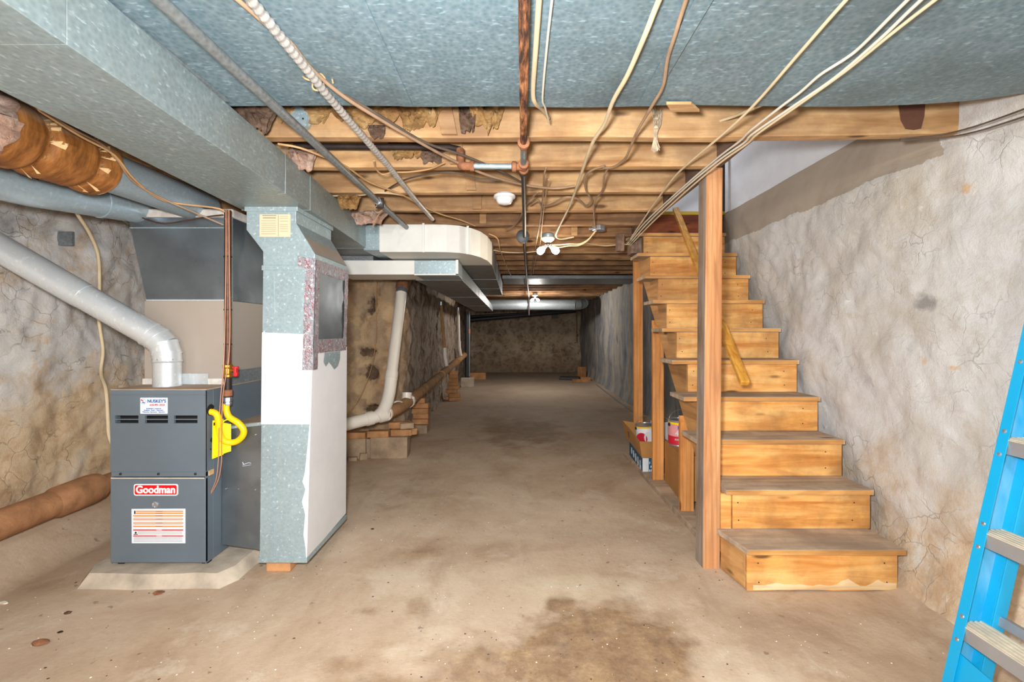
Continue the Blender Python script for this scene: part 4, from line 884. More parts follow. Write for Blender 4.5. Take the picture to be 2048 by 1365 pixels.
mb = MB(); mb.tube([(-.6, 10.25, 1.79), (1.30, 10.25, 1.79)], .115, 24); build(mb, 'pipe', 'galv_dark', bkd, smooth=40)
ep = [Vector((1.28, 10.25, 1.79)), Vector((1.40, 10.3, 1.80)), Vector((1.5, 10.42, 1.83)), Vector((1.55, 10.6, 1.86)), Vector((1.58, 10.8, 1.875))]
for a, b in zip(ep, ep[1:]):
    mb = MB(); mb.tube([a, b], .118, 24); build(mb, 'elbow_gore', 'galv_dark', bkd, smooth=40)
pst = thing('joist_pan', 'wide strip of sheet metal pan closing two joist bays in the distance', 'sheet metal', (.7, 7.2, 1.96))
mb = MB(); mb.box(-.18, 1.88, 6.70, 7.70, 1.975, 1.985); build(mb, 'pan', 'galv_far', pst, bevel=.002)
mb = MB(); mb.box(-.18, 1.88, 6.69, 6.70, 1.955, 2.0); build(mb, 'edge', 'galv_far', pst)

# ------------------------------------------------------------------ insulated and bare round ducts, upper left
ins = thing('insulated_duct', 'brown paper wrapped insulated round duct near the top left corner', 'duct', (-1.73, 1.6, 1.76))
axp = lambda D: Vector((-1.745+.02*(D-1.6), D, 1.875+.005*(D-1.6)))
mb = MB(); mb.tube([axp(-2.6), axp(2.62)], .085, 26); build(mb, 'round_pipe', 'roundduct', ins, smooth=40)
g = grid(lambda D, a: axp(D)+Vector((math.cos(a), 0, math.sin(a)))*(.118+.006*mn.noise(Vector((math.cos(a)*2, math.sin(a)*2, D*5)))-.02*math.exp(-((D-1.66)/.018)**2)-.018*math.exp(-((D-1.86)/.018)**2)), steps((1.5, 1.945, .012)), [2*math.pi*i/40 for i in range(41)])
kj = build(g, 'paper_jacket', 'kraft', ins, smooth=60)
for D in (1.66, 1.86):
    mb = MB()
    for i in range(22):
        a = R.choice((-.35, 0.1, .5))+R.uniform(-.3, .3) if i < 16 else R.uniform(-2, 2); d = Vector((math.cos(a), 0, math.sin(a))); p = axp(D); w = R.uniform(.012, .045)*R.choice((-.7, 1)); t_1 = Vector((-math.sin(a), 0, math.cos(a)))
        k = R.uniform(.121, .131); mb.add([p+d*.10, p+d*k+Vector((0, w, 0))+t_1*R.uniform(.003, .012), p+d*(k-.004)+Vector((0, w*.9, 0))-t_1*R.uniform(.002, .01)], [(0, 1, 2)])
    build(mb, 'gathered_pleat', 'kraft_edge', kj)
g = grid(lambda D, a: axp(D)+Vector((math.cos(a), 0, math.sin(a)))*(.130+.03*mn.fractal(Vector((math.cos(a)*2.5, math.sin(a)*2.5, D*9)), .7, 2, 4))+Vector((0, .03*mn.fractal(Vector((a*2.2, D, 1)), .7, 2, 3), 0)), steps((-.6, .8, .05), (.8, 1.53, .018)), [2*math.pi*i/60 for i in range(61)])
build(g, 'pink_insulation', 'pink', ins, smooth=60)
g = grid(lambda k, a: axp(1.945)+Vector((math.cos(a), 0, math.sin(a)))*(.086+.032*k)+Vector((0, .006*mn.noise(Vector((a*5, k*4, 0))), 0)), [0, .5, 1], [2*math.pi*i/40 for i in range(41)])
build(g, 'cut_edge', 'pink', ins)
lo = thing('round_duct', 'bare round duct low on the left wall under the insulated duct', 'duct', (-2.05, 2.1, 1.7))
mb = MB(); mb.tube([(-2.25, -2.6, 1.72), (-2.12, 1.2, 1.78), (-2.06, 2.0, 1.80), (-2.0, 2.62, 1.86)], .075, 24); build(mb, 'pipe', 'roundduct', lo, smooth=40)
for D, x, z in ((1.75, -2.08, 1.794), (2.3, -2.03, 1.828)):
    mb = MB(); mb.tube([(x-.001, D-.006, z-.0005), (x+.001, D+.006, z+.0005)], .078, 24); build(mb, 'crimp', 'roundduct', lo, smooth=40)
hk = W(145, 480, 2.6)
mb = MB(); mb.box(-2.64, -2.545, 2.70, 2.715, 1.69, 1.77); o = build(mb, 'pipe_hanger', 'galv_dark'); tag(o, 'small bent steel hanger under the round duct on the left wall', 'hanger')

# ------------------------------------------------------------------ plumbing
sw = thing('sewer_pipe', 'dusty clay coloured sewer pipe lying along the foot of the left wall', 'pipe', (-2.48, 2.2, .19))
mb = MB(); mb.tube([(-2.50, -2.6, .215), (-2.50, .2, .235), (-2.49, 1.6, .25), (-2.47, 2.62, .275)], .072, 20, 3); build(mb, 'pipe', 'sewer', sw, smooth=50)
mb = MB(); mb.lathe((-2.47, 2.50, .273), (.02, 1, .02), [(.07, 0), (.083, .03), (.086, .22), (.080, .27), (.05, .285)], 20); build(mb, 'hub', 'sewer', sw, smooth=40)
mb = MB(); mb.tube([(-2.465, 2.7, .277), (-2.455, 3.6, .29)], .055, 18); build(mb, 'thin_section', 'sewer', sw, smooth=50)

pv = thing('waste_stack', 'white plastic waste pipe dropping against the brown stone wall', 'pipe', (-1.15, 4.4, .35))
pt, pb_ = Vector((-1.147, 4.75, 1.60)), Vector((-1.148, 4.37, .80))
mb = MB(); mb.tube([pt, pb_], .054, 22); build(mb, 'vertical_pipe', 'pvc', pv, smooth=40)
d = (pt-pb_).normalized()
mb = MB(); mb.tube([pt-d*.02, pt+d*.05], .058, 20); build(mb, 'steel_band', 'chrome', pv, smooth=40)
mb = MB(); mb.tube([pt+d*.03, pt+d*.11], .061, 20); build(mb, 'orange_coupling', 'rust_fit', pv, smooth=40)
mb = MB(); mb.tube([pt+d*.10, pt+d*.2], .048, 18); build(mb, 'stub', 'chrome', pv, smooth=40)
mb = MB(); mb.tube([pb_+d*.02, pb_-d*.05], .060, 22); build(mb, 'hub', 'pvc', pv, smooth=40)
sweep = [pb_-d*.02, Vector((-1.152, 4.32, .66)), Vector((-1.165, 4.27, .55)), Vector((-1.19, 4.22, .475)), Vector((-1.23, 4.17, .435))]
mb = MB(); mb.tube(sweep, .057, 22, 5); build(mb, 'sweep_bend', 'pvc', pv, smooth=50)
hz0, hz1 = Vector((-1.19, 4.21, .445)), Vector((-2.0, 3.56, .31)); hd = (hz1-hz0).normalized()
mb = MB(); mb.tube([hz0, hz1], .054, 22); build(mb, 'horizontal_pipe', 'pvc', pv, smooth=40)
mb = MB(); mb.tube([hz0+hd*.09, hz0+hd*.15], .061, 22); build(mb, 'coupling', 'pvc', pv, smooth=40)
mb = MB(); mb.tube([hz0-hd*.035, hz0+hd*.03], .062, 22); build(mb, 'wye_rim', 'pvc', pv, smooth=40)
tp = [Vector((-1.17, 4.24, .45)), Vector((-1.115, 4.55, .465)), Vector((-1.09, 4.85, .48))]
mb = MB(); mb.tube(tp, .057, 22, 3); build(mb, 'wye_run', 'clay', pv, smooth=40)
for k, (a, w) in enumerate(((.02, .03), (.5, .03), (.97, .045))):
    p = tp[0].lerp(tp[2], a); q = (tp[2]-tp[0]).normalized(); mb = MB(); mb.tube([p-q*w/2, p+q*w/2], .065, 22); build(mb, 'rim', 'pvc', pv, smooth=40)
p = tp[0].lerp(tp[2], .86); mb = MB(); mb.tube([p, p+Vector((-.0, .02, .085))], .048, 18); build(mb, 'cleanout', 'pvc', pv, smooth=40)
mb = MB(); mb.tube([p+Vector((0, .02, .08)), p+Vector((0, .023, .10))], .052, 18); build(mb, 'cleanout_cap', 'pvc', pv, smooth=40)
dr = thing('drain_pipe', 'long tan drain pipe sloping along the stone wall to the back', 'pipe', (-1.1, 7.4, .4))
dpt = [Vector((-1.09, 4.85, .48)), Vector((-1.09, 7.0, .56)), Vector((-1.10, 8.8, .63)), Vector((-1.10, 10.4, .70))]
for a, b in zip(dpt, dpt[1:]):
    mb = MB(); mb.tube([a, b], .055, 18); s_ = build(mb, 'pipe_length', 'clay', dr, smooth=40)
    mb = MB(); q = (b-a).normalized(); mb.tube([b-q*.09, b+q*.03], .068, 18); build(mb, 'hub', 'clay', dr, smooth=40)
for (D, xt, zt_, mat, lab, xb) in ((7.75, -1.235, 1.66, 'clay', 'thin tan vent pipe leaning against the stone wall above the drain', -1.12), (9.6, -1.17, 1.62, 'pvc', 'thin white pipe rising from the far end of the tan drain', -1.10)):
    v = thing('vent_pipe', lab, 'pipe', (xb, D, .6))
    zb0 = .48+.0395*(D-4.85)
    mb = MB(); mb.tube([(xt, D+.1, 1.70), (xt, D+.1, zt_), (xb-.04, D, zb0+.32)], .026, 12); build(mb, 'riser_pipe', mat, v, smooth=40)
    mb = MB(); mb.tube([(xb-.04, D, zb0+.34), (xb-.035, D, zb0+.2), (xb, D-.03, zb0+.03)], .031, 12); build(mb, 'lower_bend', 'pvc', v, smooth=40)
    mb = MB(); mb.tube([(xt, D+.1, 1.64), (xt, D+.1, 1.70)], .04, 12); build(mb, 'top_coupling', 'chrome', v, smooth=40)
mb = MB(); mb.tube([(-1.05, 10.3, .20), (-1.05, 10.3, 1.64)], .048, 16); bp = thing('soil_stack', 'black plastic soil pipe standing on a concrete block far back', 'pipe', (-1.05, 10.3, .2)); build(mb, 'pipe', 'abs', bp, smooth=40)
mb = MB(); mb.tube([(-1.0, 10.27, .22), (-1.0, 10.27, 1.64)], .018, 12); build(mb, 'side_pipe', 'galv_dark', bp, smooth=40)
mb = MB(); mb.tube([(-1.0, 10.27, 1.16), (-1.0, 10.27, 1.26)], .025, 12); build(mb, 'copper_coupling', 'copper', bp, smooth=40)
mb = MB(); mb.tube([(-1.35, 13.0, 1.52), (1.70, 13.2, 1.80)], .062, 16); o = thing('drain_pipe', 'black drain pipe slanting across the back wall', 'pipe', (0, 13.1, 1.5)); build(mb, 'pipe', 'abs', o, smooth=40)
mb = MB(); mb.tube([(-1.35, 12.9, 1.62), (.2, 12.95, 1.70), (1.70, 13.05, 1.84)], .03, 12); build(mb, 'upper_pipe', 'abs', o, smooth=40)

# bricks and blocks that carry the pipes
def brick_mesh(dims, seed, mat, parent, loc, rz, name='brick'):
    a, b, c = dims; mb = MB(); mb.box(-a/2, a/2, -b/2, b/2, 0, c)
    for v in mb.v: v += Vector((mn.noise(v*9+Vector((seed, 0, 0)))*.006, mn.noise(v*9+Vector((0, seed, 0)))*.006, 0))
    me = build(mb, name, mat, None, bevel=.006); ROOT.pop(me.name, None); lo_ = me.location.copy()
    me.data.transform(Matrix.Translation(lo_)); me.location = (0, 0, 0)
    me.parent = parent; me.location = Vector(loc)-ROOT[parent.name]; me.rotation_euler = (0, 0, rz); return me
def pier(label, base, lst, group=None):
    t = thing('brick_pier', label, 'brick pier', base)
    for i, (dims, mat, loc, rz) in enumerate(lst):
        brick_mesh(dims, i*3.3, mat, t, loc, rz, 'concrete_block' if mat == 'block' else 'brick')
BKD = (.2, .095, .06)
pier('concrete blocks and an orange brick course under the white waste pipe', (-1.25, 4.4, 0), [
    ((.345, .16, .2), 'block', (-1.19, 4.50, 0), .05), ((.2, .16, .19), 'block', (-1.50, 4.48, 0), .0), ((.05, .12, .18), 'block', (-1.385, 4.5, 0), .1),
    (BKD, 'brick', (-1.50, 4.44, .19), .0), (BKD, 'brick', (-1.29, 4.45, .2), .06), (BKD, 'brick', (-1.09, 4.52, .2), .12), (BKD, 'brick', (-1.12, 4.57, .26), .1), ((.12, .1, .06), 'brick', (-1.02, 4.56, .2), .5),
    ((.13, .1, .055), 'block', (-1.05, 4.55, .262), .3), ((.07, .06, .06), 'block', (-1.42, 4.4, 0), .4), ((.08, .05, .035), 'block', (-1.5, 4.35, 0), .2)])
pier('orange brick pier just behind the white waste pipe', (-1.2, 5.6, 0), [
    ((.2, .2, .1), 'block', (-1.13, 5.6, 0), 0)]+[(BKD, 'brick', (-1.13, 5.6+.02*(i % 2), .1+.062*i), .03*(i % 3)) for i in range(4)]+[((.1, .095, .06), 'brick', (-1.12, 5.6, .348), .1)])
pier('yellow orange brick pier holding up the middle of the tan drain', (-1.22, 8.3, 0), [(BKD, 'brick', (-1.08 if i % 2 else -1.12, 8.3, .062*i), .02*(i % 3)) for i in range(4)]+[(BKD, 'brick', (-1.05, 8.18, .062*i), .2) for i in range(2)]+[((.16, .1, .062), 'brick', (-1.09, 8.3, .25+.063*i), .1*i) for i in range(4)])
blk = thing('concrete_block', 'grey concrete block under the black soil pipe far back', 'block', (-1.03, 10.25, 0)); mb = MB(); mb.box(-1.17, -.9, 10.12, 10.36, 0, .2); build(mb, 'block', 'concrete', blk, bevel=.01)
for (x, y, z, rz, mat, lab, dm) in ((-.95, 11.9, 0, .2, 'brick', 'red brick lying on the floor by the left side of the back wall', (.4, .2, .17)), (1.68, 11.2, 0, .1, 'brick', 'orange brick lying near the right wall at the far end', (.22, .14, .12)), (1.72, 12.1, 0, .5, 'brick', 'upright broken brick leaning by the right wall far back', (.16, .16, .3)), (1.38, 11.9, 0, -.2, 'abs', 'flat black slab resting on bricks at the far right', (.5, .4, .06)), (1.5, 11.2, 0, .3, 'brick', 'half brick in front of the black slab far back', (.26, .12, .07))):
    mb = MB(); a, b, c = dm; mb.box(-a/2, a/2, -b/2, b/2, 0, c); o = build(mb, 'loose_brick' if mat == 'brick' else 'slab', mat, bevel=.008, origin=(0, 0, 0)); o.location = (x, y, z); o.rotation_euler = (0, 0, rz); tag(o, lab, 'brick' if mat == 'brick' else 'slab')
mb = MB(); mb.tube([(1.73, 6.6, .02), (1.75, 8.2, .02), (1.80, 10.4, .025)], .012, 8); o = build(mb, 'floor_pipe', 'galv_dark'); tag(o, 'thin grey pipe lying on the floor along the right wall', 'pipe')
mb = MB(); mb.lathe((1.72, 6.55, .025), (0, 1, 0), [(.02, 0), (.03, .02), (.03, .1), (.02, .12)], 12); o = build(mb, 'pipe_coupling', 'iron'); tag(o, 'dark pipe fitting on the floor beside the right wall', 'fitting')

# rusty water pipe overhead
wp = thing('water_pipe', 'rust streaked water pipe hanging overhead down the middle of the room', 'pipe', (.05, 3, 1.9))
a0 = [Vector((.0, -2.6, 1.935)), Vector((.02, 1.05, 1.935)), Vector((.034, 1.87, 1.937))]
mb = MB(); mb.tube(a0, .0135, 14); build(mb, 'near_pipe', 'rust', wp, smooth=40)
mb = MB(); mb.lathe((.034, 1.84, 1.937), (.02, 1, 0), [(.014, 0), (.024, .005), (.024, .02), (.018, .028), (.018, .05), (.014, .055)], 16); build(mb, 'coupling', 'rust_fit', wp, smooth=35)
mb = MB(); mb.tube([(.034, 1.89, 1.937), (.038, 2.14, 1.94)], .0125, 12); build(mb, 'nipple', 'galv_dark', wp, smooth=40)
mb = MB(); mb.lathe((.038, 2.08, 1.94), (.02, 1, 0), [(.014, 0), (.023, .004), (.023, .02), (.018, .026), (.018, .07), (.023, .076), (.023, .092), (.014, .096)], 16); mb.lathe((.038, 2.125, 1.94), (-1, 0, 0), [(.017, 0), (.017, .03), (.023, .034), (.023, .05), (.014, .054)], 16); build(mb, 'tee', 'rust_fit', wp, smooth=35)
mb = MB(); mb.tube([(.0, 2.125, 1.94), (-.20, 2.125, 1.942)], .0125, 12); build(mb, 'branch_nipple', 'galv', wp, smooth=40)
mb = MB(); mb.tube([(-.19, 2.125, 1.942), (-.225, 2.125, 1.942), (-.245, 2.135, 1.95), (-.25, 2.15, 1.99), (-.252, 2.16, 2.03)], .0185, 14, 3); mb.lathe((-.185, 2.125, 1.942), (-1, 0, 0), [(.023, 0), (.023, .018)], 14); build(mb, 'branch_elbow', 'rust_fit', wp, smooth=40)
mb = MB(); mb.tube([(-.252, 2.16, 2.03), (-.30, 2.17, 2.045), (-1.02, 2.17, 2.05)], .014, 12); build(mb, 'bay_pipe', 'iron', wp, smooth=40)
mb = MB(); mb.tube([(.038, 2.15, 1.94), (.06, 3.0, 1.935), (.08, 4.0, 1.93), (.16, 6.4, 1.93), (.3, 10.1, 1.92)], .0125, 12); build(mb, 'far_pipe', 'iron', wp, smooth=40)
mb = MB(); mb.lathe((.0395, 2.21, 1.94), (.02, 1, 0), [(.014, 0), (.018, .004), (.018, .03), (.014, .034)], 14); build(mb, 'union', 'iron', wp, smooth=40)
mb = MB(); mb.tube([(.3, 10.05, 1.95), (.3, 10.05, 1.55)], .012, 8); build(mb, 'drop_leg', 'iron', wp, smooth=40)

# conduit and armoured cable
cd = thing('conduit', 'grey steel conduit running overhead beside the trunk duct', 'conduit', (-.79, 2, 1.92))
mb = MB(); mb.tube([(-.82, -2.4, 1.945), (-.807, 1.05, 1.945), (-.79, 2.75, 1.945), (-.785, 3.4, 1.95)], .0165, 12); build(mb, 'tube', 'conduit', cd, smooth=40)
mb = MB(); mb.tube([(-.79, 2.70, 1.945), (-.79, 2.78, 1.945)], .021, 12); build(mb, 'coupling', 'chrome', cd, smooth=40)
cl = thing('pipe_clamp', 'tangled ground clamp and wire on the steel conduit', 'clamp', (-.79, 2.74, 1.9))
mb = MB(); mb.box(-.815, -.765, 2.735, 2.75, 1.915, 1.975); build(mb, 'clamp_body', 'iron', cl, bevel=.003)
mb = MB(); mb.tube([(-.80, 2.73, 1.93), (-.815, 2.72, 1.90), (-.79, 2.71, 1.88), (-.77, 2.73, 1.90), (-.80, 2.74, 1.87), (-.82, 2.73, 1.82), (-.83, 2.74, 1.80)], .004, 6, 4); build(mb, 'wire', 'cable_brown', cl, smooth=60)
bx = thing('armoured_cable', 'silver spiral armoured cable crossing the ceiling toward the white elbow', 'cable', (-.58, 2, 1.92))
bpts = [Vector((-.62, -2.3, 1.95)), Vector((-.60, 1.05, 1.945)), Vector((-.592, 1.48, 1.938)), Vector((-.575, 2.1, 1.945)), Vector((-.565, 2.6, 1.94)), Vector((-.56, 3.2, 1.96))]
mb = MB(); P = []; RR = []
for i in range(len(bpts)-1):
    L = (bpts[i+1]-bpts[i]).length; n = int(L/.006) if i else 60
    for k in range(n): P.append(bpts[i].lerp(bpts[i+1], k/n)); RR.append(.0136 if (len(P) % 4 in (0, 1)) else .0108)
P.append(bpts[-1]); RR.append(.012)
mb.tube(P, RR, 10); build(mb, 'armour', 'bx', bx, smooth=30)
P = [W(*p) for p in ((603, 150, 1.47), (612, 158, 1.45), (628, 160, 1.46), (640, 144, 1.48), (655, 139, 1.49), (662, 152, 1.48), (666, 166, 1.47))]
mb = MB(); mb.tube(P, .003, 6, 4); mb.tube([W(628, 150, 1.45), W(625, 175, 1.44), (W(638, 180, 1.45)), W(650, 160, 1.46), W(640, 146, 1.44)], .003, 6, 4); build(mb, 'tie_wire', 'cable_tan', bx, smooth=60)

# ------------------------------------------------------------------ cables under the joists
CABLES = [
 ('cream_cable', 'cable_cream', .0075, 'thick cream cable hanging just right of the rusty water pipe', [(1078, 0, 1.965), (1072, 90, 1.965), (1066, 180, 1.965), (1070, 206, 1.967), (1084, 218, 2.02), (1097, 236, 2.06)]),
 ('cream_cable', 'cable_white', .0035, 'thin white wire beside the thick cream cable near the water pipe', [(1104, 0, 1.966), (1094, 90, 1.966), (1085, 195, 1.966), (1090, 215, 1.98), (1098, 245, 2.0)]),
 ('cream_cable', 'cable_cream', .0072, 'long cream cable sweeping from the ceiling sheet down to the near light', [(1318, 0, 1.962), (1290, 70, 1.955), (1255, 150, 1.953), (1226, 202, 1.955), (1208, 250, 1.957), (1183, 290, 1.958), (1160, 355, 1.955), (1140, 410, 1.953), (1118, 455, 1.95), (1112, 472, 1.95), (1122, 478, 1.955), (1148, 474, 1.97)]),
 ('grey_cable', 'cable_brown', .0055, 'dusty grey cable wandering over the sheet edge and first joists', [(1372, 0, 1.968), (1350, 70, 1.966), (1335, 118, 1.965), (1326, 172, 1.963), (1305, 210, 1.96), (1275, 262, 1.958), (1262, 292, 1.96), (1250, 318, 1.965), (1228, 334, 1.975), (1206, 336, 1.985)]),
 ('cream_cable', 'cable_cream', .0048, 'straight cream cable running alone from the upper right to the trimmer', [(1692, 0, 1.960), (1600, 105, 1.958), (1510, 208, 1.957), (1450, 265, 1.958), (1370, 333, 1.965), (1340, 365, 1.97), (1300, 420, 1.96), (1255, 487, 1.955)]),
 ('white_cable', 'cable_white', .0045, 'topmost of three white cables bundled along the stair trimmer', [(1815, 0, 1.962), (1725, 90, 1.96), (1690, 118, 1.958), (1640, 150, 1.96), (1600, 185, 1.96), (1560, 215, 1.96), (1500, 262, 1.965), (1480, 282, 1.97), (1430, 320, 1.978), (1360, 380, 1.965), (1290, 445, 1.955), (1256, 488, 1.95)]),
 ('white_cable', 'cable_white', .0045, 'middle of three white cables bundled along the stair trimmer', [(1842, 0, 1.958), (1760, 78, 1.955), (1670, 155, 1.953), (1590, 210, 1.953), (1505, 268, 1.957), (1488, 286, 1.960), (1436, 322, 1.967), (1366, 380, 1.955), (1296, 446, 1.945), (1258, 490, 1.942)]),
 ('white_cable', 'cable_cream', .0045, 'lowest of three white cables bundled along the stair trimmer', [(1870, 0, 1.954), (1780, 70, 1.953), (1690, 143, 1.951), (1600, 208, 1.950), (1515, 268, 1.953), (1494, 288, 1.956), (1440, 326, 1.959), (1372, 383, 1.945), (1302, 448, 1.935), (1260, 492, 1.934)]),
 ('brown_cable', 'cable_brown', .0062, 'brown dusty cable crossing from the silver armoured cable to the water pipe', [(476, 0, 1.968), (540, 55, 1.965), (580, 85, 1.96), (625, 140, 1.958), (690, 195, 1.955), (770, 245, 1.955), (830, 280, 1.955), (900, 318, 1.957), (960, 345, 1.957), (1015, 362, 1.957), (1060, 372, 1.957), (1110, 377, 1.96), (1150, 372, 1.97)]),
 ('dark_cable', 'cable_dark', .0055, 'dark cable looped under the second and third joists left of the water pipe', [(690, 190, 1.972), (760, 232, 1.965), (850, 285, 1.965), (930, 312, 1.968), (1000, 342, 1.965), (1045, 366, 1.96)]),
 ('dark_cable', 'cable_dark', .0045, 'black sagging cable between the third and fourth joists beside the armoured cable', [(770, 382, 1.99), (805, 362, 1.98), (850, 350, 1.977), (905, 345, 1.975), (960, 358, 1.965), (1010, 360, 1.963)]),
 ('tan_cable', 'cable_tan', .0048, 'tan cable weaving from the trunk duct across the conduit to the white elbow', [(556, 288, 1.99), (600, 296, 1.98), (650, 315, 1.975), (690, 332, 1.968), (740, 365, 1.966), (800, 388, 1.965), (840, 410, 1.966), (880, 428, 1.968), (920, 440, 1.972), (950, 452, 1.975)]),
 ('tan_cable', 'cable_cream', .0042, 'pale cable lying along the fourth joist near the conduit clamp', [(665, 392, 1.985), (720, 391, 1.975), (755, 386, 1.965), (800, 390, 1.97), (830, 402, 1.972)]),
 ('tan_cable', 'cable_tan', .0042, 'curled tan cable loop between the armoured cable and water pipe', [(748, 322, 1.985), (752, 338, 1.975), (765, 349, 1.97), (785, 345, 1.972), (820, 344, 1.972), (860, 338, 1.976), (888, 326, 1.98)]),
 ('twisted_cable', 'cable_brown', .0058, 'wavy brown cable looping right of the water pipe under the fourth joist', [(1060, 410, 1.985), (1075, 400, 1.97), (1085, 413, 1.962), (1105, 408, 1.96), (1130, 395, 1.962), (1155, 398, 1.96), (1172, 412, 1.96), (1182, 400, 1.965), (1172, 380, 1.97), (1170, 355, 1.98), (1185, 340, 1.985), (1210, 332, 1.985)]),
 ('twisted_cable', 'cable_brown', .0052, 'brown cable dropping from the third joist to the small junction box', [(1215, 338, 1.985), (1208, 355, 1.975), (1205, 380, 1.968), (1190, 402, 1.965), (1188, 425, 1.962), (1190, 448, 1.962), (1192, 456, 1.965)]),
 ('yellow_cable', 'cable_cream', .0058, 'pale cable swinging from the small junction box to the near light', [(1192, 462, 1.95), (1178, 478, 1.935), (1160, 488, 1.928), (1140, 488, 1.93), (1120, 490, 1.93), (1104, 490, 1.94)]),
 ('yellow_cable', 'cable_cream', .0055, 'lower of two pale cables swinging from the small junction box to the near light', [(1190, 463, 1.952), (1176, 481, 1.927), (1158, 491, 1.92), (1138, 492, 1.922), (1118, 495, 1.922), (1105, 492, 1.935)]),
 ('cream_cable', 'cable_cream', .004, 'thin cable stretched from the trimmer bundle to a joist left of the stairs', [(1258, 489, 1.945), (1235, 490, 1.955), (1212, 492, 1.96), (1190, 490, 1.965), (1170, 486, 1.97)]),
 ('brown_cable', 'cable_brown', .005, 'bundle of brown wire dropping beside the water pipe behind the smoke detector', [(1092, 336, 1.99), (1088, 352, 1.975), (1087, 380, 1.965), (1083, 420, 1.96), (1078, 455, 1.957), (1072, 488, 1.955), (1066, 520, 1.955), (1062, 550, 1.955)]),
 ('brown_cable', 'cable_tan', .0035, 'thin tan wire parallel to the brown bundle beside the water pipe', [(1097, 360, 1.975), (1090, 400, 1.965), (1084, 450, 1.96), (1080, 490, 1.957), (1071, 520, 1.955), (1066, 548, 1.955)]),
 ('dark_cable', 'cable_brown', .005, 'brown cable pair hanging left of the water pipe below the smoke detector', [(1075, 385, 1.98), (1055, 405, 1.972), (1045, 425, 1.966), (1030, 450, 1.963), (1010, 460, 1.97)]),
 ('cream_cable', 'cable_tan', .005, 'pale cable draped behind the white elbow toward the far joists', [(978, 468, 1.96), (995, 478, 1.95), (1000, 500, 1.95), (1012, 530, 1.955), (1022, 552, 1.955)]),
 ('cream_cable', 'cable_cream', .0045, 'cable crossing from behind the white elbow to the near bulb', [(985, 500, 1.96), (1005, 504, 1.95), (1040, 506, 1.945), (1072, 503, 1.95)]),
 ('cream_cable', 'cable_cream', .006, 'cream cable pinned to the first joist near its right end', [(1440, 242, 2.07), (1465, 234, 2.055), (1490, 224, 2.03), (1530, 207, 2.0)]),
]
for nm, mt_, r, lab, pts in CABLES:
    P = [Z(*p) for p in pts]
    if pts[0][1] == 0:                                   # the run goes on behind the viewer
        k = (P[0].x-P[1].x)/(P[0].y-P[1].y); e = P[0]; lim = lambda x: max(-1.0, min(1.68, x))
        for dy in (.25, .6, 1.2, 2.2, 3.4): P.insert(0, Vector((lim(e.x-k*dy*(.9 if dy < .7 else .6)), e.y-dy, e.z-.004)))
    mb = MB(); mb.tube(P, r, 8, 5); o = build(mb, nm, mt_, smooth=60); tag(o, lab, 'cable')
for lab, pts, mt_ in (('dark wire sagging from the first joist to the right wall', [(1800, 278, 1.94), (1880, 270, 1.91), (1940, 256, 1.81), (2000, 236, 1.70), (2070, 210, 1.58), (2200, 160, 1.40)], 'cable_dark'), ('second thin dark wire below the first along the right wall', [(1800, 281, 1.94), (1890, 275, 1.90), (1950, 264, 1.795), (2010, 246, 1.685), (2070, 226, 1.58), (2200, 180, 1.40)], 'cable_dark')):
    mb = MB(); mb.tube([W(x, y, D) for x, y, D in pts], .0035, 8, 5); o = build(mb, 'wall_wire', mt_, smooth=60); tag(o, lab, 'wire')
for lab, pts, mt_, r in (('long cream cable hanging down the left wall behind the flue', [(134, 372, 2.2), (150, 420, 2.3), (178, 465, 2.45), (196, 510, 2.56), (199, 570, 2.6), (198, 640, 2.6), (206, 700, 2.6), (202, 745, 2.56), (212, 780, 2.45), (216, 840, 2.4), (218, 870, 2.37), (225, 890, 2.35)], 'cable_cream', .0085),
                         ('brown wire bundle crossing under the round duct to the gas pipe', [(0, 168, 1.28), (60, 205, 1.42), (140, 255, 1.62), (205, 290, 1.8), (235, 320, 1.88), (265, 362, 2.0), (320, 395, 2.15), (400, 430, 2.28), (447, 450, 2.33)], 'cable_brown', .0045),
                         ('second brown wire running with the bundle toward the plenum', [(0, 172, 1.285), (80, 222, 1.46), (160, 272, 1.68), (228, 310, 1.85), (270, 360, 2.0), (330, 402, 2.2), (440, 418, 2.33), (452, 440, 2.34)], 'cable_tan', .0045),
                         ('dark cable drooping across the front of the plenum', [(0, 346, 1.85), (90, 355, 1.95), (150, 378, 2.1), (200, 405, 2.25), (256, 448, 2.47)], 'cable_dark', .0055),
                         ('thin rusty wire sagging along the top edge of the plenum', [(256, 422, 2.47), (290, 438, 2.475), (330, 447, 2.475), (380, 440, 2.475), (420, 433, 2.475), (446, 430, 2.4)], 'gaspipe', .0035)):
    P = [W(*p) for p in pts]
    if pts[0][0] == 0: P.insert(0, P[0]+Vector((-.02, -1.2, -.03))); P.insert(0, P[0]+Vector((-.02, -2.0, -.02)))
    mb = MB(); mb.tube(P, r, 8, 5); o = build(mb, 'hanging_wire', mt_, smooth=60); tag(o, lab, 'wire')
mb = MB(); mb.tube([W(755, 545, 4.85), W(752, 600, 4.86), W(752, 680, 4.84), W(742, 740, 4.82), W(722, 790, 4.8), (W(698, 828, 4.7))], .004, 6, 5); o = build(mb, 'hanging_wire', 'cable_tan', smooth=60); tag(o, 'thin wire hanging down the brown stone wall beside the white pipe', 'wire')

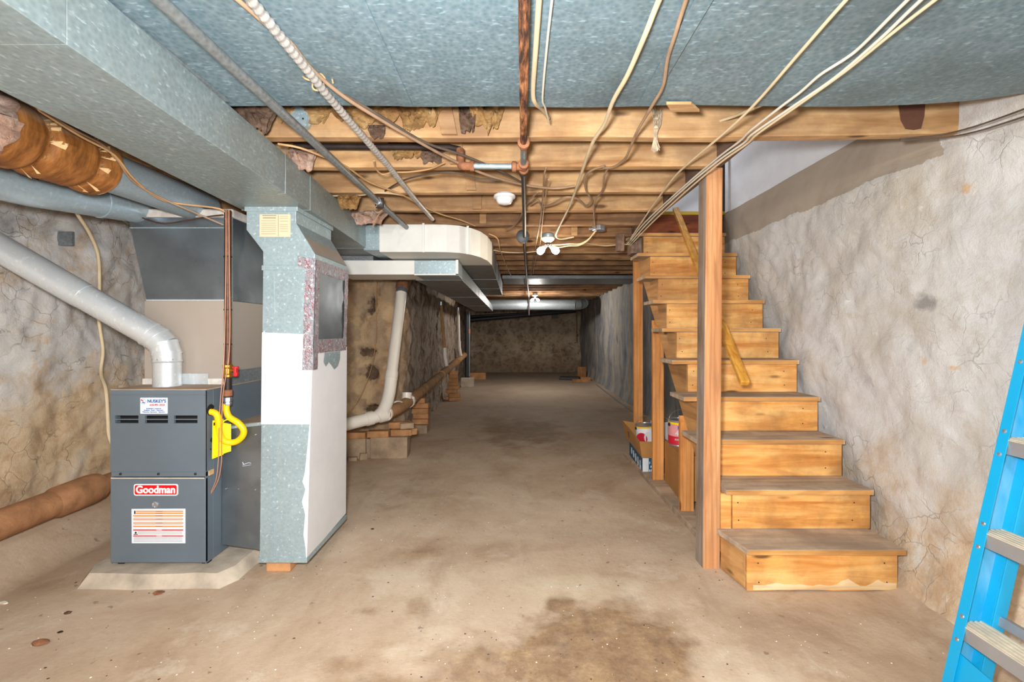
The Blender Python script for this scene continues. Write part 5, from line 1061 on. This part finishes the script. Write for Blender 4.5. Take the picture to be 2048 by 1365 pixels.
# ------------------------------------------------------------------ electrical boxes, detector, lamps
sd = thing('smoke_detector', 'round white smoke detector on the underside of a joist', 'smoke detector', tuple(Z(1009, 392, 1.995)))
c = Z(1009, 393, 1.995); c.y = 2.735; c.x = -.061
mb = MB(); mb.lathe((c.x, c.y, 1.998), (0, 0, -1), [(.045, 0), (.05, .006), (.062, .012), (.064, .02), (.062, .026), (.05, .03)], 28); build(mb, 'base', 'plastic_white', sd, smooth=35)
mb = MB(); mb.lathe((c.x, c.y, 1.97), (0, 0, -1), [(.05, 0), (.048, .015), (.038, .03), (.02, .036), (.006, .037)], 28); build(mb, 'dome', 'plastic_white', sd, smooth=50)
mb = MB(); mb.lathe((c.x+.008, c.y-.028, 1.942), (0, -.5, -.8), [(.009, 0), (.009, .004), (.006, .005)], 12); build(mb, 'test_button', 'ceramic', sd, smooth=40)
jb = thing('junction_box', 'round steel junction box fixed to the first joist', 'junction box', (-.886, 1.91, 2.06))
mb = MB(); mb.lathe((-.882, 1.948, 2.063), (0, -1, 0), [(.044, 0), (.046, .004), (.046, .035), (.042, .04)], 8); build(mb, 'box', 'galv', jb, bevel=.003)
mb = MB(); mb.lathe((-.882, 1.906, 2.063), (0, -1, 0), [(.044, 0), (.044, .003)], 20); cv = build(mb, 'cover', 'galv', jb)
for s in (-1, 1):
    mb = MB(); mb.lathe((-.882+s*.024, 1.903, 2.055), (0, -1, 0), [(.004, 0), (.004, .002)], 8); build(mb, 'screw', 'print_black', cv)
j2 = thing('junction_box', 'small octagonal steel box under the sixth joist left of the stairs', 'junction box', (.68, 3.56, 1.95))
q = Z(1198, 455, 1.985); mb = MB(); mb.lathe((q.x, q.y, 1.998), (0, 0, -1), [(.048, 0), (.05, .004), (.05, .036), (.046, .04)], 8); build(mb, 'box', 'chrome', j2, bevel=.003)
mb = MB(); mb.tube([(q.x-.045, q.y, 1.975), (q.x-.075, q.y, 1.972)], .012, 10); build(mb, 'cable_clamp', 'chrome', j2)
q = Z(1176, 471, 1.965)
mb = MB(); mb.lathe((.06, 3.7, 1.94), (.0, -1, -.1), [(.02, 0), (.05, .01), (.052, .06), (.03, .065)], 16); o = build(mb, 'pipe_flange', 'abs', smooth=30); tag(o, 'black round pipe end on the joists behind the water pipe', 'fitting')
def light(label, c, s=1.0, power=30):
    t = thing('light_fixture', label, 'light fixture', c, 'bare bulb ceiling lights')
    x, y, z = c
    mb = MB(); mb.lathe((x, y, z), (0, 0, -1), [(.04*s, 0), (.05*s, .006), (.052*s, .03), (.05*s, .035)], 16); build(mb, 'ceiling_box', 'galv', t, smooth=35)
    mb = MB(); mb.lathe((x, y, z-.035), (0, 0, -1), [(.052*s, 0), (.055*s, .006), (.05*s, .02), (.03*s, .035), (.022*s, .04)], 20); build(mb, 'ceramic_base', 'ceramic', t, smooth=45)
    mb = MB(); mb.lathe((x, y, z-.072), (0, 0, -1), [(.018, 0), (.021, .004), (.021, .022), (.016, .026)], 14); build(mb, 'twin_socket', 'iron', t, smooth=40)
    for sx, rz in ((-1, .06), (1, -.04)):
        d = Vector((sx*.75, -.2+rz, -.7)).normalized(); b0 = Vector((x, y, z-.088))+d*.018
        mb = MB(); mb.lathe(b0, d, [(.014, 0), (.0145, .018), (.013, .026)], 14); sk_ = build(mb, 'bulb_cap', 'chrome', t, smooth=40)
        mb = MB(); mb.lathe(b0, d, [(.013, .02), (.018, .032), (.027, .05), (.030, .066), (.027, .082), (.018, .093), (.005, .098)], 18); build(mb, 'bulb', 'bulb', t, smooth=60)
    return t
q = Z(1096, 470, 1.985); L1 = light('nearer ceiling light with two bare lit bulbs on a ceramic base', (q.x, q.y, 1.997))
lamp('near_bulb_light', 'POINT', (q.x, q.y-.03, 1.80), 9, (1.0, .86, .66), radius=.05)
L2 = light('farther ceiling light with two bare lit bulbs by the round duct', (.41, 9.6, 1.99), 1.0)
lamp('far_bulb_light', 'POINT', (.41, 9.55, 1.78), 62, (1.0, .95, .88), radius=.05)
mb = MB(); mb.box(1.09, 1.26, 13.90, 13.97, 1.60, 1.78); o = build(mb, 'electrical_box', 'abs', bevel=.005); tag(o, 'small dark electrical box with a white dot high on the back wall', 'electrical box')
mb = MB(); mb.tube([(1.82, 13.85, 1.85), (1.82, 13.85, .9), (1.75, 13.86, .88)], .012, 6); o = build(mb, 'wall_conduit', 'cable_dark'); tag(o, 'thin dark conduit down the right corner of the back wall', 'conduit')

# hanging twine
tw = thing('twine', 'frayed hank of twine dangling from the first joist', 'twine', tuple(W(1312, 305, 1.9)))
mb = MB()
for i in range(26):
    x0 = R.uniform(-.012, .012); sp_ = R.uniform(-.016, .016); top = W(1314, 222+R.uniform(-8, 8), 1.93)+Vector((x0, 0, 0))
    mb.tube([top+Vector((R.uniform(-.02, .02), 0, R.uniform(0, .01))), top+Vector((x0*.3, -.008, -.05)), W(1311, 268, 1.91)+Vector((x0*.5, 0, 0)), W(1311, 300, 1.905)+Vector((sp_, R.uniform(-.01, .01), R.uniform(-.01, .008)))], .0012, 4, 3)
so = build(mb, 'strands', 'twine', tw); so['kind'] = 'stuff'
for i in range(2):
    mb = MB(); z_ = (240, 258)[i]; mb.lathe(W(1312, z_, 1.905), (0, 0, 1), [(.009, 0), (.011, .004), (.009, .01)], 8); build(mb, 'knot', 'twine', tw)

# ragged insulation between the joists
def batt(px0, px1, py0, py1, D, mt_, lab, seed, bulge=.05, rag=.5, n=30, m=14):
    a, b = W(px0, py0, D), W(px1, py1, D); w, h = b.x-a.x, a.z-b.z
    def f(u, v, k):
        e = 1-rag*(.5+.5*mn.fractal(Vector((u*5+seed, seed*2.3, 0)), .6, 2.2, 5))*1.0
        e *= min(1, 4.5*u+.25, 4.5*(1-u)+.25)
        x = a.x+w*u+.018*mn.noise(Vector((u*6, v*4, seed))); z = a.z-h*v*e
        bl = bulge*math.sin(math.pi*min(1, v*.9+.12))*(.55+.6*mn.fractal(Vector((u*4+seed, v*3, 1)), .6, 2, 4))*min(1, 5*u+.1, 5*(1-u)+.1)
        return Vector((x, D+(.028-.01*v)-(bl if k == 0 else -.008), z))
    mb = MB()
    for k in (0, 1):
        for i in range(n+1):
            for j in range(m+1): mb.v.append(f(i/n, j/m, k))
    N = (n+1)*(m+1)
    for i in range(n):
        for j in range(m):
            q = (i*(m+1)+j, (i+1)*(m+1)+j, (i+1)*(m+1)+j+1, i*(m+1)+j+1); mb.f.append(q); mb.f.append(tuple(N+x for x in reversed(q)))
        mb.f.append((i*(m+1)+m, (i+1)*(m+1)+m, N+(i+1)*(m+1)+m, N+i*(m+1)+m))
    for i in (0, n):
        for j in range(m): mb.f.append((i*(m+1)+j, i*(m+1)+j+1, N+i*(m+1)+j+1, N+i*(m+1)+j))
    o = build(mb, 'insulation_batt', mt_, smooth=70); tag(o, lab, 'insulation')
batt(655, 800, 196, 258, 1.90, 'yellow_ins', 'wide ragged yellow insulation batt sagging over the first joist', 3.1)
batt(790, 882, 196, 268, 1.90, 'yellow_ins', 'yellow insulation batt hanging left of the bridging board', 8.4, .06)
batt(930, 1005, 196, 276, 1.90, 'yellow_ins', 'torn insulation batt hanging beside the water pipe', 5.7, .06, .6)
batt(918, 948, 205, 285, 1.885, 'grey_ins', 'grey dangling insulation shred at the bridging board', 1.2, .03, .6, 14, 12)
batt(455, 545, 200, 275, 1.80, 'grey_ins', 'dusty grey insulation clump where the trunk meets the ceiling sheet', 6.6, .06, .5)
batt(535, 660, 204, 250, 1.90, 'yellow_ins', 'yellow insulation batt behind the round steel junction box', 2.2, .03, .5)
batt(572, 628, 290, 345, 2.20, 'pink', 'pinkish insulation wad above the conduit beside the trunk duct', 4.9, .07, .35)
batt(775, 845, 278, 325, 2.22, 'yellow_ins', 'torn paper faced insulation flap between the first two joists', 9.3, .04, .5)
batt(835, 885, 295, 330, 2.25, 'grey_ins', 'grey insulation scrap on the second joist face', 7.7, .03, .5)
batt(700, 772, 420, 452, 3.05, 'pink', 'reddish insulation wad above the galvanized elbow collar', 12.1, .06, .3)
batt(672, 716, 388, 424, 2.66, 'yellow_ins', 'small yellow insulation wad between the third and fourth joists', 13.3, .05, .35)
batt(735, 765, 245, 282, 1.915, 'grey_ins', 'small grey insulation tuft low on the first joist', 15.1, .025, .6, 14, 10)

# ------------------------------------------------------------------ boxes and paint cans under the stairs
bb = thing('bulb_carton', 'blue and white printed light bulb carton on the floor behind the stud', 'carton', (1.2, 4.1, 0))
mb = MB(); mb.hexa([(1.055, 3.88, .002), (1.40, 3.93, .002), (1.42, 4.45, .002), (1.075, 4.42, .002), (1.055, 3.88, .158), (1.40, 3.93, .158), (1.42, 4.45, .158), (1.075, 4.42, .158)]); build(mb, 'box', 'box_blue', bb, bevel=.003)
mb = MB(); mb.hexa([(1.053, 3.8775, .004), (1.105, 3.885, .004), (1.105, 3.89, .004), (1.053, 3.883, .004), (1.053, 3.8775, .157), (1.105, 3.885, .157), (1.105, 3.89, .157), (1.053, 3.883, .157)]); build(mb, 'white_panel', 'box_white', bb)
mb = MB(); mb.hexa([(1.105, 3.8845, .003), (1.40, 3.928, .003), (1.40, 3.93, .003), (1.105, 3.8865, .003), (1.105, 3.8845, .014), (1.40, 3.928, .014), (1.40, 3.93, .014), (1.105, 3.8865, .014)]); build(mb, 'white_edge', 'box_white', bb)
for i in range(5):
    y = 3.97+i*.085; x = 1.0535+(y-3.88)*.037; h = .035+.004*i; mb = MB()
    mb.lathe((x+.001, y, .05+.012*i), (-1, .04, 0), [(.024, 0), (.024, .0015)], 12); mb.hexa([(x-.0015, y-.012, .055+.012*i), (x, y-.012, .055+.012*i), (x, y+.012, .055+.012*i), (x-.0015, y+.012, .055+.012*i), (x-.0015, y-.01, .11+.006*i), (x, y-.01, .11+.006*i), (x, y+.01, .11+.006*i), (x-.0015, y+.01, .11+.006*i)]); build(mb, 'bulb_picture', 'box_white', bb)
mb = MB(); mb.box(1.11, 1.118, 3.8835, 3.885, .03, .055); mb.box(1.124, 1.13, 3.886, 3.8875, .03, .055); mb.box(1.12, 1.13, 3.885, 3.887, .07, .085); mb.box(1.111, 1.116, 3.883, 3.885, .1, .12); build(mb, 'print_marks', 'box_white', bb)
tray = thing('cardboard_tray', 'tilted brown cardboard tray of paint cans on top of the bulb carton', 'box', (1.2, 4.1, .16))
A = [Vector((1.035, 3.83, .165)), Vector((1.37, 3.92, .135)), Vector((1.40, 4.42, .165)), Vector((1.03, 4.42, .225))]; up = Vector((-.02, 0, .135))
mb = MB()
for i, k in enumerate(('front', 'right', 'back', 'left')):
    mb = MB(); a, b = A[i], A[(i+1) % 4]; d = (b-a).normalized(); nn = d.cross(up).normalized()*.004
    mb.hexa([a, b, b-nn, a-nn, a+up, b+up, b+up-nn, a+up-nn]); build(mb, 'side_panel', 'cardboard', tray)
mb = MB(); mb.hexa([p+Vector((0, 0, 0)) for p in A]+[p+Vector((0, 0, .004)) for p in A]); build(mb, 'bottom', 'cardboard', tray)
mb = MB(); p = A[3].lerp(A[0], .35)+up*.5+Vector((-.003, 0, 0)); mb.beam(p-up*.2, p+up*.2, .004, .02, (0, 1, 0)); build(mb, 'hand_slot', 'gaspipe', tray)
bxx = thing('cardboard_box', 'tall plain cardboard box standing on the sill behind the studs', 'box', (1.25, 3.45, .038))
mb = MB(); mb.hexa([(1.125, 3.20, .04), (1.40, 3.16, .04), (1.46, 3.62, .04), (1.165, 3.66, .04), (1.125, 3.20, .35), (1.40, 3.16, .35), (1.46, 3.62, .35), (1.165, 3.66, .35)]); build(mb, 'body', 'cardboard', bxx, bevel=.003)
mb = MB(); mb.hexa([(1.125, 3.21, .349), (1.21, 3.20, .349), (1.27, 3.64, .349), (1.20, 3.65, .349), (1.125, 3.21, .352), (1.21, 3.20, .352), (1.27, 3.64, .352), (1.20, 3.65, .352)]); build(mb, 'top_flap', 'cardboard', bxx)
def can(label, x, y, z, r, h, bands, lean=(0, 0), handle=False, mark=None):
    t = thing('paint_can', label, 'paint can', (x, y, z), 'paint cans under the stairs')
    ax = Vector((lean[0], lean[1], 1)).normalized(); c = Vector((x, y, z))
    mb = MB(); mb.lathe(c, ax, [(r, 0), (r*1.02, .004), (r*.99, .008), (r*.99, h-.01), (r*1.02, h-.006), (r*1.02, h), (r*.93, h+.001), (r*.92, h-.006), (r*.72, h-.007), (r*.70, h-.003)], 26); build(mb, 'can_body', 'steel_can', t, smooth=35)
    for z0, z1, m in bands:
        mb = MB(); mb.lathe(c, ax, [(r*.985, z0), (r*.998, z0+.0005), (r*.998, z1-.0005), (r*.985, z1)], 26); build(mb, 'label_band', m, t, smooth=40)
    if handle:
        mb = MB(); s = Vector((1, .2, 0)).normalized(); mb.tube([c+ax*(h*.82)-s*r*1.03, c+ax*(h*1.15)-s*r*1.0+Vector((0, -.01, 0)), c+ax*(h*1.35)-s*r*.3, c+ax*(h*1.36)+s*r*.4, c+ax*(h*1.1)+s*r*1.0, c+ax*(h*.82)+s*r*1.03], .0018, 6, 5); build(mb, 'wire_handle', 'chrome', t)
        mb = MB(); mb.lathe(c+ax*(h*.82)-s*r*.98, -s, [(.014, 0), (.012, .008)], 10); build(mb, 'handle_ear', 'abs', t)
    if mark:
        for (a0, z0, rad, m) in mark:
            d = Vector((math.cos(a0), math.sin(a0), 0)); mb = MB(); mb.lathe(c+ax*z0+d*r*.985, d, [(rad, 0), (rad, .004)], 14); build(mb, 'label_mark', m, t)
    return t
H = .19
can('white labelled paint can with magenta swirl and wire handle in the tray', 1.155, 4.15, .19, .082, H, [(.012, .075, 'can_red'), (.075, .165, 'can_white'), (.165, .178, 'yellow')], (-.06, 0), True, [(-2.2, .075, .05, 'can_red'), (-1.35, .09, .055, 'can_white')])
can('tall white paint can half hidden behind the middle stud', 1.31, 4.25, .17, .082, .24, [(.012, .22, 'can_white')], (0, 0))
can('small paint can with dark round emblem beside the middle stud', 1.235, 3.99, .16, .05, .12, [(.01, .095, 'can_white'), (.095, .108, 'yellow')], (0, 0), False, [(-2.0, .07, .022, 'can_purple')])
can('white paint can with black round emblem set at the back', 1.44, 3.95, .26, .075, .2, [(.012, .18, 'can_white')], (0, 0), False, [(-1.9, .12, .026, 'print_black')])
c4 = can('large pink and red paint can marked 40 on the cardboard box', 1.225, 3.50, .352, .082, H, [(.012, .075, 'can_red'), (.075, .160, 'can_pink'), (.160, .176, 'yellow')], (0, 0), True)
text('40', .05, (1.19, 3.416, .352+.10), 'can_white', c4, width=.05, bold=.001)
mb = MB(); mb.box(1.185, 1.208, 3.417, 3.42, .352+.13, .352+.155); build(mb, 'blue_emblem', 'print_blue', c4)
text('PAINT', .02, (1.19, 3.417, .352+.055), 'can_white', c4, width=.055)
bk = thing('spackle_carton', 'narrow white and red carton leaning by the pink paint can', 'carton', (1.32, 3.3, .352))
mb = MB(); mb.hexa([(1.245, 3.24, .352), (1.30, 3.22, .352), (1.32, 3.27, .352), (1.265, 3.29, .352), (1.245, 3.24, .51), (1.30, 3.22, .51), (1.32, 3.27, .51), (1.265, 3.29, .51)]); build(mb, 'box', 'can_white', bk, bevel=.002)
mb = MB(); mb.hexa([(1.262, 3.2325, .355), (1.301, 3.218, .355), (1.301, 3.22, .355), (1.262, 3.2345, .355), (1.262, 3.2325, .46), (1.301, 3.218, .46), (1.301, 3.22, .46), (1.262, 3.2345, .46)]); build(mb, 'red_panel', 'can_red', bk)

# ------------------------------------------------------------------ step ladder leaning on the right wall
lad = thing('step_ladder', 'folded blue fibreglass step ladder with aluminium steps leaning at the right edge', 'ladder', (1.40, 1.25, 0))
th = math.atan2(1.624-1.364, 1.206-.073); U = Vector((math.sin(th), 0, math.cos(th))); V = Vector((math.cos(th), 0, -math.sin(th))); O = Vector((1.364-.073*math.tan(th), 0, 0))
def lp(u, v, y): return O+U*u+V*v+Vector((0, y, 0))
def lbox(u0, u1, v0, v1, y0, y1):
    return [lp(u0, v0, y0), lp(u0, v1, y0), lp(u0, v1, y1), lp(u0, v0, y1), lp(u1, v0, y0), lp(u1, v1, y0), lp(u1, v1, y1), lp(u1, v0, y1)]
YA, YB_ = 1.50, 1.06; L = 1.78
for yo, s in ((YA, -1), (YB_, 1)):
    web = MB(); web.hexa(lbox(.0, L, 0, .075, min(yo, yo+s*.003), max(yo, yo+s*.003))); rl = build(web, 'front_rail', 'ladder_dusty', lad)
    mb = MB(); mb.hexa(lbox(.0, L, -.003, .0, min(yo, yo+s*.032), max(yo, yo+s*.032))); build(mb, 'front_flange', 'ladder_blue', rl)
    mb = MB(); mb.hexa(lbox(.0, L, .072, .075, min(yo, yo+s*.032), max(yo, yo+s*.032))); build(mb, 'rear_flange', 'ladder_blue', rl)
    mb = MB(); mb.hexa(lbox(.0, L-.1, .082, .125, min(yo-s*.0, yo+s*.028), max(yo, yo+s*.028))); build(mb, 'rear_rail', 'ladder_blue', lad, bevel=.004)
    for k in range(5):
        u = .30*(k+1)-.055
        for du in (-.02, .055):
            mb = MB(); mb.lathe(lp(u+du, -.003, yo+s*.016), tuple(-V), [(.007, 0), (.006, .002), (.003, .003)], 10); build(mb, 'rivet', 'chrome', rl)
    mb = MB(); mb.hexa(lbox(-.01, .05, -.005, .08, min(yo-s*.004, yo+s*.036), max(yo-s*.004, yo+s*.036))); build(mb, 'foot', 'abs', lad, bevel=.004)
for k in range(5):
    u = .30*(k+1)-.055; ya, yb = YB_+.004, YA-.005
    st = MB(); q = lp(u, 0, 0)
    z1 = q.z+.028; x0 = q.x+.004
    st.box(x0, x0+.003, ya, yb, z1-.045, z1); sf = build(st, 'step', 'alu', lad, bevel=.001)
    mb = MB(); mb.box(x0, x0+.085, ya, yb, z1-.002, z1+.002); build(mb, 'step_top', 'alu_dusty', sf, bevel=.001)
    for j in range(5):
        mb = MB(); mb.box(x0+.008+j*.016, x0+.014+j*.016, ya, yb, z1+.002, z1+.005); build(mb, 'tread_ridge', 'alu_dusty', sf)
    mb = MB(); mb.box(x0+.08, x0+.084, ya, yb, z1-.03, z1); build(mb, 'step_back', 'alu', sf)
for u in (.30, .9, 1.5):
    mb = MB(); mb.hexa(lbox(u, u+.03, .10, .125, YB_+.02, YA-.02)); build(mb, 'rear_bar', 'alu', lad, bevel=.002)
mb = MB(); n = 12; q0 = []
for i in range(n+1):
    t = i/n; y = YA-.004-.17*t; q0.append((y, .19-.02*t, .165-.10*(1-(1-t)**2)**.5 if False else .175-.04*t-.09*(1-t)**2))
for i in range(n):
    (ya_, a1, a0_), (yb_, b1, b0_) = q0[i], q0[i+1]
    mb.hexa([lp(a0_-.02, .006, ya_), lp(a0_-.02, .012, ya_), lp(b0_-.02, .012, yb_), lp(b0_-.02, .006, yb_), lp(a1, .006, ya_), lp(a1, .012, ya_), lp(b1, .012, yb_), lp(b1, .006, yb_)])
build(mb, 'knee_brace', 'ladder_blue', lad)
mb = MB(); mb.box(lp(L, 0, 0).x-.02, lp(L, 0, 0).x+.1, YB_-.03, YA+.03, lp(L, 0, 0).z-.04, lp(L, 0, 0).z); build(mb, 'top_cap', 'ladder_blue', lad, bevel=.006)

# ------------------------------------------------------------------ grit and chips on the slab
mb = MB()
for i in range(700):
    y = 1.5+R.random()**1.6*6; x = R.uniform(-2.2 if y < 4.2 else -.9, 1.6 if y < 2 else 1.0); s = R.uniform(.0012, .004); a = R.uniform(0, 6.28); z = fz(x, y)
    p = [(x+s*R.uniform(.6, 1.4)*math.cos(a+k*1.57), y+s*R.uniform(.6, 1.4)*math.sin(a+k*1.57), z) for k in range(4)]
    mb.add(p+[(x, y, z+s*.6)], [(0, 1, 4), (1, 2, 4), (2, 3, 4), (3, 0, 4)])
o = build(mb, 'floor_grit', 'chip'); o['kind'] = 'stuff'; tag(o, 'pale paint chips and grit scattered over the slab', 'grit')
mb = MB()
for i in range(350):
    y = 1.6+R.random()**1.6*7; x = R.uniform(-2.2 if y < 4.2 else -.9, 1.0); s = R.uniform(.002, .006); a = R.uniform(0, 6.28); z = fz(x, y)
    p = [(x+s*R.uniform(.4, 1.5)*math.cos(a+k*1.57), y+s*R.uniform(.4, 1.5)*math.sin(a+k*1.57), z) for k in range(4)]
    mb.add(p+[(x, y, z+s*.4)], [(0, 1, 4), (1, 2, 4), (2, 3, 4), (3, 0, 4)])
o = build(mb, 'floor_debris', 'gaspipe'); o['kind'] = 'stuff'; tag(o, 'dark crumbs and leaf bits scattered over the slab', 'debris')
for i, (px, py, s, mt_, lab) in enumerate(((318, 1188, .022, 'rust_fit', 'flat orange brick fragment in front of the furnace pad'), (82, 1288, .03, 'rust_fit', 'orange brick crumbs near the lower left corner'), (6, 1208, .02, 'chip', 'white plaster shard at the left edge of the floor'), (135, 1228, .014, 'gaspipe', 'dark curled leaf on the floor left of the furnace pad'), (120, 1266, .010, 'iron', 'small black pebble on the floor near the lower left'), (745, 1060, .010, 'iron', 'small black pebble on the floor right of the return duct'))):
    p = Z(px, py, 0); mb = MB(); mb.lump((p.x, p.y, fz(p.x, p.y)+s*.15), (s, s*.7, s*.3), i+40, .5, 2, 2); o = build(mb, 'floor_fragment', mt_, smooth=40); tag(o, lab, 'fragment')
